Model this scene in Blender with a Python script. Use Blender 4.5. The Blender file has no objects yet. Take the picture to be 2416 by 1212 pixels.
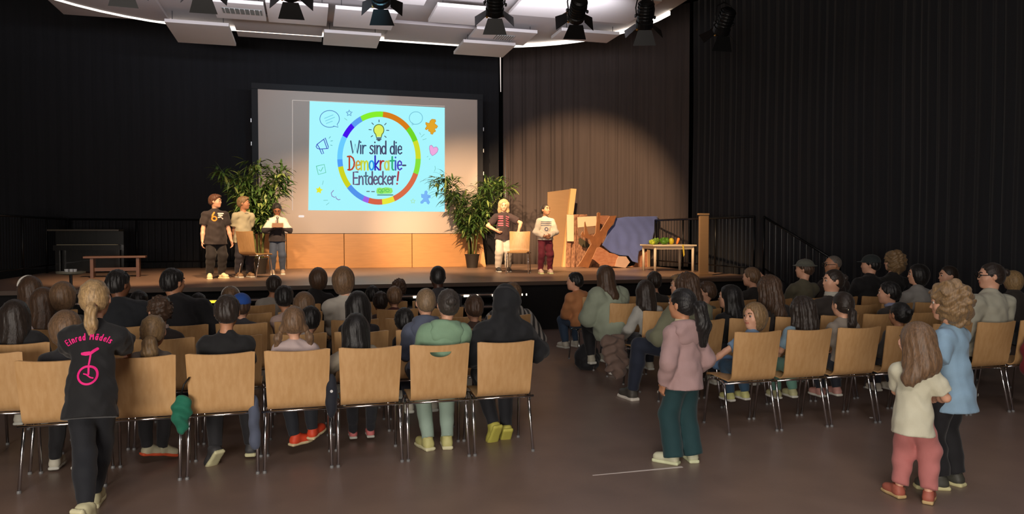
import bpy, bmesh, math, random
import numpy as np
from mathutils import Vector, Matrix
from mathutils.bvhtree import BVHTree
from mathutils.geometry import tessellate_polygon
random.seed(7)
PI = math.pi
SC = bpy.context.scene
COL = SC.collection

# ------------------------------------------------------------------ camera, world, exposure
F_PX, W_PX, H_PX = 1750.0, 2416.0, 1212.0
EYE = Vector((0.0, 0.0, 1.58))
YAW = math.radians(15.5)        # looking to the right of the hall's long axis
PITCH = math.radians(-1.83)
cam_data = bpy.data.cameras.new('camera')
cam = bpy.data.objects.new('camera', cam_data)
COL.objects.link(cam)
cam.location = EYE
cam.rotation_euler = (PI / 2 + PITCH, 0.0, -YAW)
cam_data.sensor_width = 36.0
cam_data.lens = F_PX / W_PX * 36.0
cam_data.clip_end = 200
SC.camera = cam
SC.view_settings.view_transform = 'Standard'
SC.view_settings.look = 'None'
SC.view_settings.exposure = 0.0
SC.view_settings.gamma = 1.0
SC.view_settings.use_curve_mapping = False

world = bpy.data.worlds.new('world')
SC.world = world
world.use_nodes = True
world.node_tree.nodes['Background'].inputs[0].default_value = (0.6, 0.75, 1.0, 1)
world.node_tree.nodes['Background'].inputs[1].default_value = 0.03


def lin(c, a=1.0):
    o = []
    for v in c[:3]:
        v = v / 255.0
        o.append(v / 12.92 if v <= 0.04045 else ((v + 0.055) / 1.055) ** 2.4)
    return (o[0], o[1], o[2], a)


def lamp(name, kind, loc, target, energy, color, size=1.0, size_y=None, angle=None, blend=0.3):
    d = bpy.data.lights.new(name, kind)
    d.energy = energy
    d.color = lin(color)[:3]
    if kind == 'AREA':
        d.shape = 'RECTANGLE'
        d.size = size
        d.size_y = size_y or size
    elif kind == 'SPOT':
        d.shadow_soft_size = size
        d.spot_size = math.radians(angle)
        d.spot_blend = blend
    else:
        d.shadow_soft_size = size
    o = bpy.data.objects.new(name, d)
    COL.objects.link(o)
    o.location = loc
    v = Vector(target) - Vector(loc)
    o.rotation_euler = v.to_track_quat('-Z', 'Y').to_euler()
    return o


# added unseen area lamps behind the audience, low and high; then dimmed house light
lamp('rear_fill_low', 'AREA', (-2.5, -3.1, 1.45), (0.6, 6, 0.9), 440, (255, 244, 232), 3.2, 1.4)
lamp('rear_fill_high', 'AREA', (0.5, -1.6, 5.9), (1.6, 4.2, 0.0), 150, (255, 240, 232), 2.4, 2.0)
hl = lamp('house_light', 'AREA', (1.6, 3.6, 6.6), (1.6, 3.9, 0.0), 66, (240, 240, 250), 8.0, 4.5)
hl.data.spread = math.radians(75)
# stage spots (they hang on the truss); built here so that the light is set in one place
STAGE_SPOTS = [
    # x on truss, aim point, energy, cone angle
    (-2.2, (-2.6, 13.4, 1.2), 1050, 46),
    (-0.96, (-1.0, 14.5, 1.2), 1100, 44),
    (0.35, (0.6, 16.8, 0.9), 2000, 46),
    (1.45, (3.7, 16.8, 1.5), 3000, 42),
    (2.95, (4.2, 14.4, 1.0), 850, 40),
    (3.77, (6.3, 17.1, 1.8), 2700, 46),
    (4.75, (6.9, 13.5, 1.1), 1100, 42),
]
TRUSS_Y, TRUSS_Z = 10.15, 5.2
for i, (sx, aim, en, an) in enumerate(STAGE_SPOTS):
    lamp('stage_spot_light', 'SPOT', (sx, TRUSS_Y + 0.42, TRUSS_Z - 0.70), aim, en, (255, 210, 160), 0.06, angle=an, blend=0.5 if i == 5 else 0.8)
# unseen area lamp added to stand in for bounced light on white ceiling sails
wl = lamp('ceiling_bounce_fill', 'AREA', (0.8, 10.9, 4.75), (0.8, 12.6, 5.9), 120, (240, 242, 255), 8.0, 0.2)
wl.data.spread = math.radians(110)
# the data projector hanging in the hall: its spill round the picture
lamp('projector_light', 'SPOT', (0.6, 8.6, 4.9), (0.9, 17.2, 3.3), 420, (150, 225, 255), 0.03, angle=34, blend=0.8)


# ------------------------------------------------------------------ from a pixel of the photo to a point of the hall
def ray(px, py):
    xr, yr = (px - W_PX / 2) / F_PX, (H_PX / 2 - py) / F_PX
    up = yr * math.cos(PITCH) + math.sin(PITCH)
    fw = math.cos(PITCH) - yr * math.sin(PITCH)
    return Vector((xr * math.cos(YAW) + fw * math.sin(YAW), -xr * math.sin(YAW) + fw * math.cos(YAW), up))


def at_z(px, py, z=0.0):
    r = ray(px, py)
    return EYE + r * ((z - EYE.z) / r.z)


def at_y(px, py, y):
    r = ray(px, py)
    return EYE + r * ((y - EYE.y) / r.y)


def at_x(px, py, x):
    r = ray(px, py)
    return EYE + r * ((x - EYE.x) / r.x)


# ------------------------------------------------------------------ materials
MATS = {}


def mat(name, color, rough=0.6, metal=0.0, emit=None, estr=1.0, vary=0.0, scale=8.0, stretch=(1, 1, 1), bump=0.0,
        bscale=60.0, spec=0.5, color2=None, wave=None, sheen=0.0, trans=0.0, coat=0.0):
    if name in MATS:
        return MATS[name]
    m = bpy.data.materials.new(name)
    m.use_nodes = True
    nt = m.node_tree
    b = nt.nodes['Principled BSDF']
    c = lin(color)
    b.inputs['Base Color'].default_value = c
    b.inputs['Roughness'].default_value = rough
    b.inputs['Metallic'].default_value = metal
    b.inputs['Specular IOR Level'].default_value = spec
    b.inputs['Sheen Weight'].default_value = sheen
    b.inputs['Coat Weight'].default_value = coat
    if trans:
        b.inputs['Transmission Weight'].default_value = trans
    if emit:
        b.inputs['Emission Color'].default_value = lin(emit)
        b.inputs['Emission Strength'].default_value = estr
    tc = nt.nodes.new('ShaderNodeTexCoord')
    mp = nt.nodes.new('ShaderNodeMapping')
    mp.inputs['Scale'].default_value = stretch
    nt.links.new(tc.outputs['Object'], mp.inputs['Vector'])
    if vary or color2:
        n = nt.nodes.new('ShaderNodeTexNoise')
        n.inputs['Scale'].default_value = scale
        n.inputs['Detail'].default_value = 4
        nt.links.new(mp.outputs[0], n.inputs['Vector'])
        r = nt.nodes.new('ShaderNodeMapRange')
        r.inputs['From Min'].default_value = 0.3
        r.inputs['From Max'].default_value = 0.7
        nt.links.new(n.outputs['Fac'], r.inputs['Value'])
        x = nt.nodes.new('ShaderNodeMix')
        x.data_type = 'RGBA'
        c2 = lin(color2) if color2 else tuple(max(0, v * (1 - vary)) for v in c[:3]) + (1,)
        x.inputs[6].default_value = c
        x.inputs[7].default_value = c2
        nt.links.new(r.outputs[0], x.inputs[0])
        nt.links.new(x.outputs[2], b.inputs['Base Color'])
    if wave:
        wv = nt.nodes.new('ShaderNodeTexWave')
        wv.bands_direction = wave[0]
        wv.inputs['Scale'].default_value = wave[1]
        wv.inputs['Distortion'].default_value = wave[3] if len(wave) > 3 else 0.0
        nt.links.new(mp.outputs[0], wv.inputs['Vector'])
        r = nt.nodes.new('ShaderNodeMapRange')
        r.inputs['From Min'].default_value = 0.45
        r.inputs['From Max'].default_value = 0.55
        nt.links.new(wv.outputs['Fac'], r.inputs['Value'])
        x = nt.nodes.new('ShaderNodeMix')
        x.data_type = 'RGBA'
        x.inputs[6].default_value = c
        x.inputs[7].default_value = lin(wave[2])
        nt.links.new(r.outputs[0], x.inputs[0])
        nt.links.new(x.outputs[2], b.inputs['Base Color'])
    if bump:
        n2 = nt.nodes.new('ShaderNodeTexNoise')
        n2.inputs['Scale'].default_value = bscale
        n2.inputs['Detail'].default_value = 3
        nt.links.new(mp.outputs[0], n2.inputs['Vector'])
        bp = nt.nodes.new('ShaderNodeBump')
        bp.inputs['Strength'].default_value = bump
        bp.inputs['Distance'].default_value = 0.01
        nt.links.new(n2.outputs['Fac'], bp.inputs['Height'])
        nt.links.new(bp.outputs[0], b.inputs['Normal'])
    MATS[name] = m
    return m


def glow(name, color, s=1.0):
    """a picture area thrown on the screen: it only gives off light"""
    if name in MATS:
        return MATS[name]
    m = bpy.data.materials.new(name)
    m.use_nodes = True
    nt = m.node_tree
    nt.nodes.remove(nt.nodes['Principled BSDF'])
    e = nt.nodes.new('ShaderNodeEmission')
    e.inputs[0].default_value = lin(color)
    e.inputs[1].default_value = s
    nt.links.new(e.outputs[0], nt.nodes['Material Output'].inputs[0])
    MATS[name] = m
    return m


# ------------------------------------------------------------------ objects
def tag(o, label=None, cat=None, group=None, kind=None):
    if label:
        n = len(label.split())
        if n > 16 or n < 4:
            print('LABEL LENGTH', n, label)
        o['label'] = label
    if cat:
        o['category'] = cat
    if group:
        o['group'] = group
    if kind:
        o['kind'] = kind
    return o


def empty(name, loc=(0, 0, 0), rz=0.0, label=None, cat=None, group=None, kind=None):
    o = bpy.data.objects.new(name, None)
    COL.objects.link(o)
    o.location = loc
    o.rotation_euler = (0, 0, rz)
    o.empty_display_size = 0.1
    return tag(o, label, cat, group, kind)


def link_mesh(name, me, mats, parent=None, smooth=True, loc=None):
    o = bpy.data.objects.new(name, me)
    COL.objects.link(o)
    if not isinstance(mats, (list, tuple)):
        mats = [mats]
    for m in mats:
        me.materials.append(m)
    if smooth:
        me.shade_smooth()
    if parent is not None:
        o.parent = parent
    if loc is not None:
        o.location = loc
    return o


def build(name, bm, mats, parent=None, smooth=False, loc=None, auto=None):
    bmesh.ops.recalc_face_normals(bm, faces=bm.faces[:])
    me = bpy.data.meshes.new(name)
    bm.to_mesh(me)
    bm.free()
    o = link_mesh(name, me, mats, parent, smooth, loc)
    if auto:
        me.set_sharp_from_angle(angle=math.radians(auto))
    return o


def copy_tree(o, parent=None):
    c = o.copy()
    COL.objects.link(c)
    if parent is not None:
        c.parent = parent
    for ch in list(o.children):
        copy_tree(ch, c)
    return c


def box(bm, c, s, rz=0.0, M=None, bevel=0.0):
    """axis box, centre c, full size s"""
    r = bmesh.ops.create_cube(bm, size=1.0)
    T = Matrix.Translation(c) @ Matrix.Rotation(rz, 4, 'Z')
    if M is not None:
        T = Matrix.Translation(c) @ M
    bmesh.ops.transform(bm, matrix=T @ Matrix.Diagonal((s[0], s[1], s[2], 1)), verts=r['verts'])
    if bevel:
        es = list({e for v in r['verts'] for e in v.link_edges})
        bmesh.ops.bevel(bm, geom=es, offset=bevel, segments=2, affect='EDGES', profile=0.5)
    return r


def tube(bm, pts, r, n=8, r2=None, caps=True):
    """swept round tube along points"""
    pts = [Vector(p) for p in pts]
    rings = []
    N = len(pts)
    up = Vector((0, 0, 1))
    prev = None
    for i, p in enumerate(pts):
        d = (pts[min(i + 1, N - 1)] - pts[max(i - 1, 0)]).normalized()
        if prev is None:
            a = up if abs(d.dot(up)) < 0.9 else Vector((1, 0, 0))
            u = d.cross(a).normalized()
        else:
            u = (prev - d * prev.dot(d)).normalized()
        prev = u
        v = d.cross(u)
        rr = r if r2 is None else r + (r2 - r) * i / (N - 1)
        rings.append([bm.verts.new(p + (u * math.cos(2 * PI * k / n) + v * math.sin(2 * PI * k / n)) * rr) for k in range(n)])
    for a, b in zip(rings[:-1], rings[1:]):
        for k in range(n):
            bm.faces.new((a[k], a[(k + 1) % n], b[(k + 1) % n], b[k]))
    if caps:
        bm.faces.new(rings[0][::-1])
        bm.faces.new(rings[-1])


def lathe(bm, prof, c=(0, 0, 0), n=24, M=None):
    rings = []
    c = Vector(c)
    for (r, z) in prof:
        ring = []
        for k in range(n):
            p = Vector((r * math.cos(2 * PI * k / n), r * math.sin(2 * PI * k / n), z))
            if M is not None:
                p = M @ p
            ring.append(bm.verts.new(c + p))
        rings.append(ring)
    for a, b in zip(rings[:-1], rings[1:]):
        for k in range(n):
            bm.faces.new((a[k], a[(k + 1) % n], b[(k + 1) % n], b[k]))
    bm.faces.new(rings[0][::-1])
    bm.faces.new(rings[-1])


def slab(bm, pts, ax, t):
    """extruded polygon: pts 3-D in a plane, thickness vector ax*t"""
    a = [bm.verts.new(Vector(p)) for p in pts]
    b = [bm.verts.new(Vector(p) + Vector(ax) * t) for p in pts]
    n = len(a)
    if n > 4:
        for (i, j, k) in tessellate_polygon([[Vector(p) for p in pts]]):
            bm.faces.new((a[i], a[j], a[k]))
            bm.faces.new((b[k], b[j], b[i]))
    else:
        bm.faces.new(a)
        bm.faces.new(b[::-1])
    for k in range(n):
        bm.faces.new((a[k], b[k], b[(k + 1) % n], a[(k + 1) % n]))


# ------------------------------------------------------------------ signed distance bodies -> one continuous skin
def rotm(yaw=0, pitch=0, roll=0):
    """columns: local x (right), y (front), z (up). pitch > 0 looks up"""
    return np.array((Matrix.Rotation(yaw, 3, 'Z') @ Matrix.Rotation(pitch, 3, 'X') @ Matrix.Rotation(roll, 3, 'Y')))


def A(*v):
    return np.array(v, dtype=np.float64)


def ksin(P, f, ph=0.0):
    x, y, z = P[..., 0], P[..., 1], P[..., 2]
    return (np.sin(f * (x * 1.0 + 0.3 * z) + ph + 1.7 * np.sin(f * 0.45 * z + ph)) * np.sin(f * (0.9 * y - 0.2 * x) + 1.3 * ph + 1.1 * np.sin(f * .6 * x)) +
            0.6 * np.sin(f * 1.9 * (z + .2 * y) + 2.1 * ph + 2.0 * np.sin(f * 0.7 * (x + y))))


class Sdf:
    def __init__(s, h):
        s.h = h
        s.ops = []

    def cap(s, a, b, ra, rb, k=0.03, fl=1.0, R=None, cuts=(), sub=False):
        a, b = np.array(a, float), np.array(b, float)
        m = max(ra, rb)
        lo, hi = np.minimum(a, b) - m, np.maximum(a, b) + m

        def f(P):
            Q = P
            aa, bb = a, b
            if fl != 1.0:
                RR = R if R is not None else np.eye(3)
                Sx = RR @ np.diag([1, 1 / fl, 1]) @ RR.T
                Q = (P - a) @ Sx.T
                aa, bb = np.zeros(3), Sx @ (b - a)
            ab = bb - aa
            L = max(1e-9, float(ab @ ab))
            t = np.clip(((Q - aa) @ ab) / L, 0, 1)
            d = np.linalg.norm(Q - aa - t[..., None] * ab, axis=-1) - (ra + (rb - ra) * t)
            return d * min(1.0, fl)
        s.ops.append((f, lo, hi, k, sub, cuts))
        return s

    def ell(s, c, r, R=None, k=0.03, cuts=(), sub=False):
        c, r = np.array(c, float), np.array(r, float)
        m = float(r.max())

        def f(P):
            Q = P - c
            if R is not None:
                Q = Q @ R
            k0 = np.linalg.norm(Q / r, axis=-1)
            k1 = np.linalg.norm(Q / (r * r), axis=-1) + 1e-9
            return k0 * (k0 - 1) / k1
        s.ops.append((f, c - m, c + m, k, sub, cuts))
        return s

    def rbox(s, c, hs, rad, R=None, k=0.02, cuts=(), sub=False):
        c, hs = np.array(c, float), np.array(hs, float)
        m = float(np.linalg.norm(hs))

        def f(P):
            Q = P - c
            if R is not None:
                Q = Q @ R
            q = np.abs(Q) - (hs - rad)
            return np.linalg.norm(np.maximum(q, 0), axis=-1) + np.minimum(q.max(axis=-1), 0) - rad
        s.ops.append((f, c - m, c + m, k, sub, cuts))
        return s

    def mesh(s, disp=None, cuts=()):
        h = s.h
        los = np.array([o[1] for o in s.ops if not o[4]])
        his = np.array([o[2] for o in s.ops if not o[4]])
        mg = 3.5 * h + 0.012
        lo, hi = los.min(0) - mg, his.max(0) + mg
        n = np.ceil((hi - lo) / h).astype(int) + 1
        ax = [lo[i] + h * np.arange(n[i]) for i in range(3)]
        Fd = np.full(tuple(n), 1.0)
        for (f, l, u, k, sub, cs) in s.ops:
            m = k + 3 * h
            i0 = np.clip(np.floor((l - m - lo) / h).astype(int), 0, n)
            i1 = np.clip(np.ceil((u + m - lo) / h).astype(int) + 1, 0, n)
            if np.any(i1 <= i0):
                continue
            sl = tuple(slice(i0[i], i1[i]) for i in range(3))
            G = np.stack(np.meshgrid(ax[0][sl[0]], ax[1][sl[1]], ax[2][sl[2]], indexing='ij'), -1)
            d = f(G)
            for (p0, nn) in cs:
                nn = np.array(nn, float)
                nn = nn / np.linalg.norm(nn)
                d = np.maximum(d, (G - np.array(p0)) @ nn)
            cur = Fd[sl]
            if sub:
                d = -d
                hh = np.clip(0.5 - 0.5 * (d - cur) / k, 0, 1) if k > 0 else (cur > d).astype(float)
                Fd[sl] = d + (cur - d) * hh + k * hh * (1 - hh)
            else:
                hh = np.clip(0.5 + 0.5 * (d - cur) / k, 0, 1) if k > 0 else (cur < d).astype(float)
                Fd[sl] = d + (cur - d) * hh - k * hh * (1 - hh)
        G = None
        if disp is not None:
            near = np.abs(Fd) < 4 * h + 0.03
            idx = np.argwhere(near)
            P = lo + idx * h
            Fd[near] += disp(P)
        for (p0, nn) in cuts:
            nn = np.array(nn, float)
            nn = nn / np.linalg.norm(nn)
            p0 = np.array(p0, float)
            pl = ((ax[0] - p0[0]) * nn[0])[:, None, None] + ((ax[1] - p0[1]) * nn[1])[None, :, None] + ((ax[2] - p0[2]) * nn[2])[None, None, :]
            Fd = np.maximum(Fd, pl)
        Fd[0], Fd[-1] = np.maximum(Fd[0], h), np.maximum(Fd[-1], h)
        Fd[:, 0], Fd[:, -1] = np.maximum(Fd[:, 0], h), np.maximum(Fd[:, -1], h)
        Fd[:, :, 0], Fd[:, :, -1] = np.maximum(Fd[:, :, 0], h), np.maximum(Fd[:, :, -1], h)
        return surface_nets(Fd, lo, h)


def surface_nets(Fd, lo, h):
    S = Fd < 0
    nx, ny, nz = Fd.shape
    c = np.zeros((nx - 1, ny - 1, nz - 1), dtype=np.int8)
    offs = [(i, j, k) for i in (0, 1) for j in (0, 1) for k in (0, 1)]
    sl = lambda o: (slice(o[0], nx - 1 + o[0]), slice(o[1], ny - 1 + o[1]), slice(o[2], nz - 1 + o[2]))
    for o in offs:
        c += S[sl(o)]
    mask = (c > 0) & (c < 8)
    idx = np.argwhere(mask)
    if len(idx) == 0:
        return np.zeros((0, 3)), np.zeros((0, 4), int)
    ids = -np.ones(mask.shape, dtype=np.int64)
    ids[mask] = np.arange(len(idx))
    acc = np.zeros((len(idx), 3))
    cnt = np.zeros(len(idx))
    for a in offs:
        for d in range(3):
            if a[d] == 1:
                continue
            b = list(a)
            b[d] = 1
            fa = Fd[idx[:, 0] + a[0], idx[:, 1] + a[1], idx[:, 2] + a[2]]
            fb = Fd[idx[:, 0] + b[0], idx[:, 1] + b[1], idx[:, 2] + b[2]]
            cr = (fa < 0) != (fb < 0)
            t = np.where(cr, fa / np.where(cr, fa - fb, 1), 0)
            p = np.tile(np.array(a, float), (len(idx), 1))
            p[:, d] += t
            acc += p * cr[:, None]
            cnt += cr
    V = lo + (idx + acc / cnt[:, None]) * h
    quads = []
    for d in range(3):
        e1, e2 = (d + 1) % 3, (d + 2) % 3
        s0 = [slice(0, nx), slice(0, ny), slice(0, nz)]
        s1 = [slice(0, nx), slice(0, ny), slice(0, nz)]
        s0[d] = slice(0, Fd.shape[d] - 1)
        s1[d] = slice(1, Fd.shape[d])
        A0, B0 = S[tuple(s0)], S[tuple(s1)]
        ed = np.argwhere(A0 != B0)
        if not len(ed):
            continue
        ok = (ed[:, e1] > 0) & (ed[:, e2] > 0) & (ed[:, e1] < Fd.shape[e1] - 1) & (ed[:, e2] < Fd.shape[e2] - 1)
        ed = ed[ok]
        ins = A0[ed[:, 0], ed[:, 1], ed[:, 2]]

        def gi(o1, o2):
            q = ed.copy()
            q[:, e1] += o1
            q[:, e2] += o2
            return ids[q[:, 0], q[:, 1], q[:, 2]]
        q = np.stack([gi(-1, -1), gi(0, -1), gi(0, 0), gi(-1, 0)], 1)
        q[~ins] = q[~ins][:, ::-1]
        quads.append(q)
    return V, np.concatenate(quads)


def np_mesh(name, V, Q):
    me = bpy.data.meshes.new(name)
    me.vertices.add(len(V))
    me.vertices.foreach_set('co', np.ascontiguousarray(V, dtype=np.float32).ravel())
    me.loops.add(Q.size)
    me.loops.foreach_set('vertex_index', Q.astype(np.int32).ravel())
    me.polygons.add(len(Q))
    me.polygons.foreach_set('loop_start', np.arange(0, Q.size, 4, dtype=np.int32))
    me.update(calc_edges=True)
    me.validate()
    return me


# ------------------------------------------------------------------ hand lettering in strokes (unit = x-height)
def arc(cx, cy, rx, ry, a0, a1, n=14):
    return [(cx + rx * math.cos(math.radians(a0 + (a1 - a0) * i / n)), cy + ry * math.sin(math.radians(a0 + (a1 - a0) * i / n))) for i in range(n + 1)]


GL = {
    'W': (1.3, [[(0, 1.5), (.3, 0), (.62, 1.15), (.92, 0), (1.22, 1.55)]]),
    'i': (.34, [[(.1, 0), (.1, 1)], [(.1, 1.36), (.1, 1.40)]]),
    'r': (.58, [[(.05, 1), (.05, 0)], [(.05, .55), (.16, .85), (.32, 1.0), (.48, .97)]]),
    's': (.62, [[(.5, .86), (.33, 1), (.12, .92), (.07, .72), (.2, .57), (.4, .42), (.5, .22), (.38, .03), (.18, 0), (.02, .12)]]),
    'n': (.72, [[(.05, 1), (.05, 0)], [(.05, .6), (.17, .88), (.36, 1), (.52, .88), (.57, .6), (.58, 0)]]),
    'd': (.74, [arc(.3, .47, .27, .47, 0, 360), [(.58, 1.55), (.58, 0)]]),
    'e': (.66, [[(.05, .5), (.54, .56), (.5, .86), (.3, 1), (.12, .88), (.03, .5), (.1, .14), (.3, 0), (.54, .16)]]),
    'D': (.98, [[(.15, 1.5), (.15, 0)], [(-.08, 1.48), (.3, 1.52), (.62, 1.3), (.8, .85), (.74, .4), (.5, .08), (.2, -.02), (-.02, .02)]]),
    'm': (1.05, [[(.05, 1), (.05, 0)], [(.05, .6), (.15, .88), (.3, 1), (.42, .88), (.46, .6), (.46, 0)], [(.46, .6), (.58, .9), (.73, 1), (.85, .86), (.89, .6), (.9, 0)]]),
    'o': (.74, [arc(.33, .5, .29, .5, 0, 360)]),
    'k': (.68, [[(.05, 1.55), (.05, 0)], [(.5, 1), (.08, .48), (.55, 0)]]),
    'a': (.72, [arc(.28, .48, .25, .48, 0, 360), [(.55, 1), (.55, 0)]]),
    't': (.6, [[(.28, 1.45), (.27, .2), (.34, .02), (.46, 0)], [(.02, 1), (.54, 1.02)]]),
    'E': (.8, [[(.66, 1.5), (.05, 1.5), (.05, 0), (.68, 0)], [(.05, .78), (.58, .78)]]),
    'c': (.62, [arc(.32, .5, .28, .5, 50, 310)]),
    '!': (.5, [[(.3, 1.6), (.16, .5)], [(.1, .06), (.1, .1)]]),
    '-': (.5, [[(.05, .5), (.4, .5)]]),
    'l': (.3, [[(.08, 1.5), (.08, 0)]]),
    'M': (1.05, [[(.05, 0), (.1, 1.5), (.48, .6), (.86, 1.5), (.92, 0)]]),
    'ä': (.72, [arc(.28, .48, .25, .48, 0, 360), [(.55, 1), (.55, 0)], [(.12, 1.36), (.12, 1.4)], [(.42, 1.36), (.42, 1.4)]]),
    ' ': (.45, []),
}


def stroke(bm, pts, w, mp, sub=0.0, closed=False, nrm=None):
    """flat ribbon with round ends; pts 2-D, mp maps 2-D -> 3-D"""
    P = [Vector(p) for p in pts]
    if closed:
        P = P + [P[0]]
    if sub:
        Q = [P[0]]
        for a, b in zip(P[:-1], P[1:]):
            n = max(1, int((b - a).length / sub))
            Q += [a + (b - a) * (i / n) for i in range(1, n + 1)]
        P = Q
    r = w / 2
    N = len(P)
    L, R = [], []
    for i, p in enumerate(P):
        d = (P[min(i + 1, N - 1)] - P[max(0, i - 1)])
        if closed and i in (0, N - 1):
            d = P[1] - P[N - 2]
        d = d.normalized() if d.length > 1e-9 else Vector((1, 0))
        n = Vector((-d.y, d.x)) * r
        L.append(bm.verts.new(mp(*(p + n))))
        R.append(bm.verts.new(mp(*(p - n))))
    for i in range(N - 1):
        bm.faces.new((L[i], R[i], R[i + 1], L[i + 1]))
    if not closed:
        for (p, q, l, rr) in ((P[0], P[1], L[0], R[0]), (P[-1], P[-2], R[-1], L[-1])):
            d = (p - q).normalized() if (p - q).length > 1e-9 else Vector((1, 0))
            a0 = math.atan2(-d.x, d.y) + PI  # from R side round to L side
            n = Vector((-d.y, d.x))
            vs = [rr] if False else []
            c = bm.verts.new(mp(*p))
            fan = [bm.verts.new(mp(*(p + (n * math.cos(t) + d * math.sin(t)) * r))) for t in [PI * k / 6 for k in range(7)]]
            for k in range(6):
                bm.faces.new((c, fan[k], fan[k + 1]))
# ------------------------------------------------------------------ the hall
M_floor = mat('floor_linoleum', (132, 112, 101), rough=0.36, vary=0.22, scale=3.0, bump=0.05, bscale=90, color2=(120, 102, 93))
M_black = mat('black_paint', (17, 17, 18), rough=0.8)
M_curtain = mat('black_velour', (34, 35, 40), rough=0.95, vary=0.15, scale=2.0, stretch=(6, 6, .4), sheen=0.15)
M_stage = mat('stage_boards', (150, 122, 104), rough=0.40, vary=0.25, scale=5.0, stretch=(1, 6, 1), bump=0.04)
M_steel = mat('dark_steel', (60, 60, 62), rough=0.4, metal=0.8)
M_chrome = mat('chrome_tube', (215, 215, 218), rough=0.16, metal=1.0)
M_white = mat('white_ceiling_sail', (206, 198, 195), rough=0.85, vary=0.05, scale=1.5)
M_grey = mat('grey_sail_panel', (170, 160, 158), rough=0.85)
M_led = mat('led_strip', (255, 250, 240), emit=(255, 250, 238), estr=2.2)


def st(name, bm, m, **k):
    return tag(build(name, bm, m, **k), kind='structure')


bm = bmesh.new(); box(bm, (1.2, 8.0, -0.1), (18, 24, 0.2)); st('floor', bm, M_floor)
bm = bmesh.new(); box(bm, (1.2, 8.0, 7.1), (18, 24, 0.2)); st('ceiling', bm, M_black)
bm = bmesh.new(); box(bm, (-7.7, 8.0, 3.5), (0.2, 24, 7.2)); st('wall_left', bm, M_black)
bm = bmesh.new(); box(bm, (10.1, 8.0, 3.5), (0.2, 24, 7.2)); st('wall_right', bm, M_black)
bm = bmesh.new(); box(bm, (1.2, 19.9, 3.5), (18, 0.2, 7.2)); st('wall_back', bm, M_black)
bm = bmesh.new()
box(bm, (-6.05, -3.7, 3.5), (3.5, 0.2, 7.2)); box(bm, (4.65, -3.7, 3.5), (11.1, 0.2, 7.2)); box(bm, (-2.6, -3.7, 4.75), (3.4, 0.2, 4.7))
st('wall_front', bm, M_black)


def curtain(name, pts, z0, z1, label, pleat=0.24, amp=0.055, seed=1, group=None, m=None):
    """hanging cloth with deep pleats along a plan polyline"""
    rnd = random.Random(seed)
    P = [Vector((p[0], p[1], 0)) for p in pts]
    samples = []
    for a, b in zip(P[:-1], P[1:]):
        L = (b - a).length
        n = max(2, int(L / 0.022))
        d = (b - a).normalized()
        nr = Vector((-d.y, d.x, 0))
        for i in range(n + (1 if b is P[-1] else 0)):
            samples.append((a + (b - a) * i / n, nr))
    s = 0.0
    ph = 0.0
    prof = []
    w = pleat
    last = samples[0][0]
    amps = amp
    for p, nr in samples:
        s += (p - last).length
        ph += (p - last).length / w
        last = p
        if ph >= 1:
            ph -= 1
            w = pleat * rnd.uniform(0.6, 1.5)
            amps = amp * rnd.uniform(0.7, 1.3)
        # flat face, then a sharp deep fold
        t = ph
        v = -math.exp(-((t - 0.5) / 0.11) ** 2) * 1.0 + 0.22 * math.cos(2 * PI * t * 2)
        prof.append((p, nr, v * amps))
    bm = bmesh.new()
    zs = [z1 + (z0 - z1) * k / 10 for k in range(11)]
    grid = []
    for k, z in enumerate(zs):
        f = 0.75 + 0.25 * (k / 10)
        row = []
        for (p, nr, v) in prof:
            q = p + nr * (-v * f + 0.012 * math.sin(z * 1.3 + p.x * 2.1 + p.y))
            row.append(bm.verts.new((q.x, q.y, z)))
        grid.append(row)
    for r0, r1 in zip(grid[:-1], grid[1:]):
        for i in range(len(r0) - 1):
            bm.faces.new((r0[i], r0[i + 1], r1[i + 1], r1[i]))
    o = build(name, bm, m or M_curtain, smooth=True)
    sol = o.modifiers.new('thickness', 'SOLIDIFY'); sol.thickness = 0.006
    return tag(o, label, 'curtain', group)


curtain('stage_curtain', [(-7.2, 18.25), (4.72, 18.25)], 0.8, 6.9, 'black stage curtain hanging behind the projection screen', 0.2, 0.035, 3)
curtain('stage_curtain', [(4.86, 18.35), (8.6, 15.6)], 0.8, 6.9, 'dark pleated curtain caught by warm spotlight, right of the projection screen', 0.30, 0.085, 5, m=mat('black_velour_lit', (86, 76, 74), rough=0.95, vary=0.15, scale=2.0, stretch=(6, 6, .4)))  # lighter tone of the black velour, spotlight brightness put into the colour
curtain('stage_curtain', [(8.66, 15.5), (9.55, 10.2), (9.6, 1.0)], 0.02, 6.9, 'long black curtain along the right-hand side of the hall', 0.22, 0.05, 9)
curtain('stage_curtain', [(-7.3, -1.0), (-7.3, 18.15)], 0.02, 6.9, 'black curtain along the left-hand side of the hall', 0.24, 0.05, 11)
# light seam / suspension cable at the curtain corner
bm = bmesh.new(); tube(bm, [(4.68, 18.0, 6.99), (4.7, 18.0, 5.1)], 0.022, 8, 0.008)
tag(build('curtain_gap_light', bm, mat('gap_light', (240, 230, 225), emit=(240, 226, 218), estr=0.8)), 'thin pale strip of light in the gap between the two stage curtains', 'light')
bm = bmesh.new(); tube(bm, [(4.78, 17.9, 4.0), (4.82, 17.9, 0.8)], 0.014, 8)
tag(build('curtain_pole', bm, mat('pole_grey', (120, 125, 135), rough=.4, metal=.6), smooth=True), 'thin grey upright pole at the corner of the stage curtains', 'pole')

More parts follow.
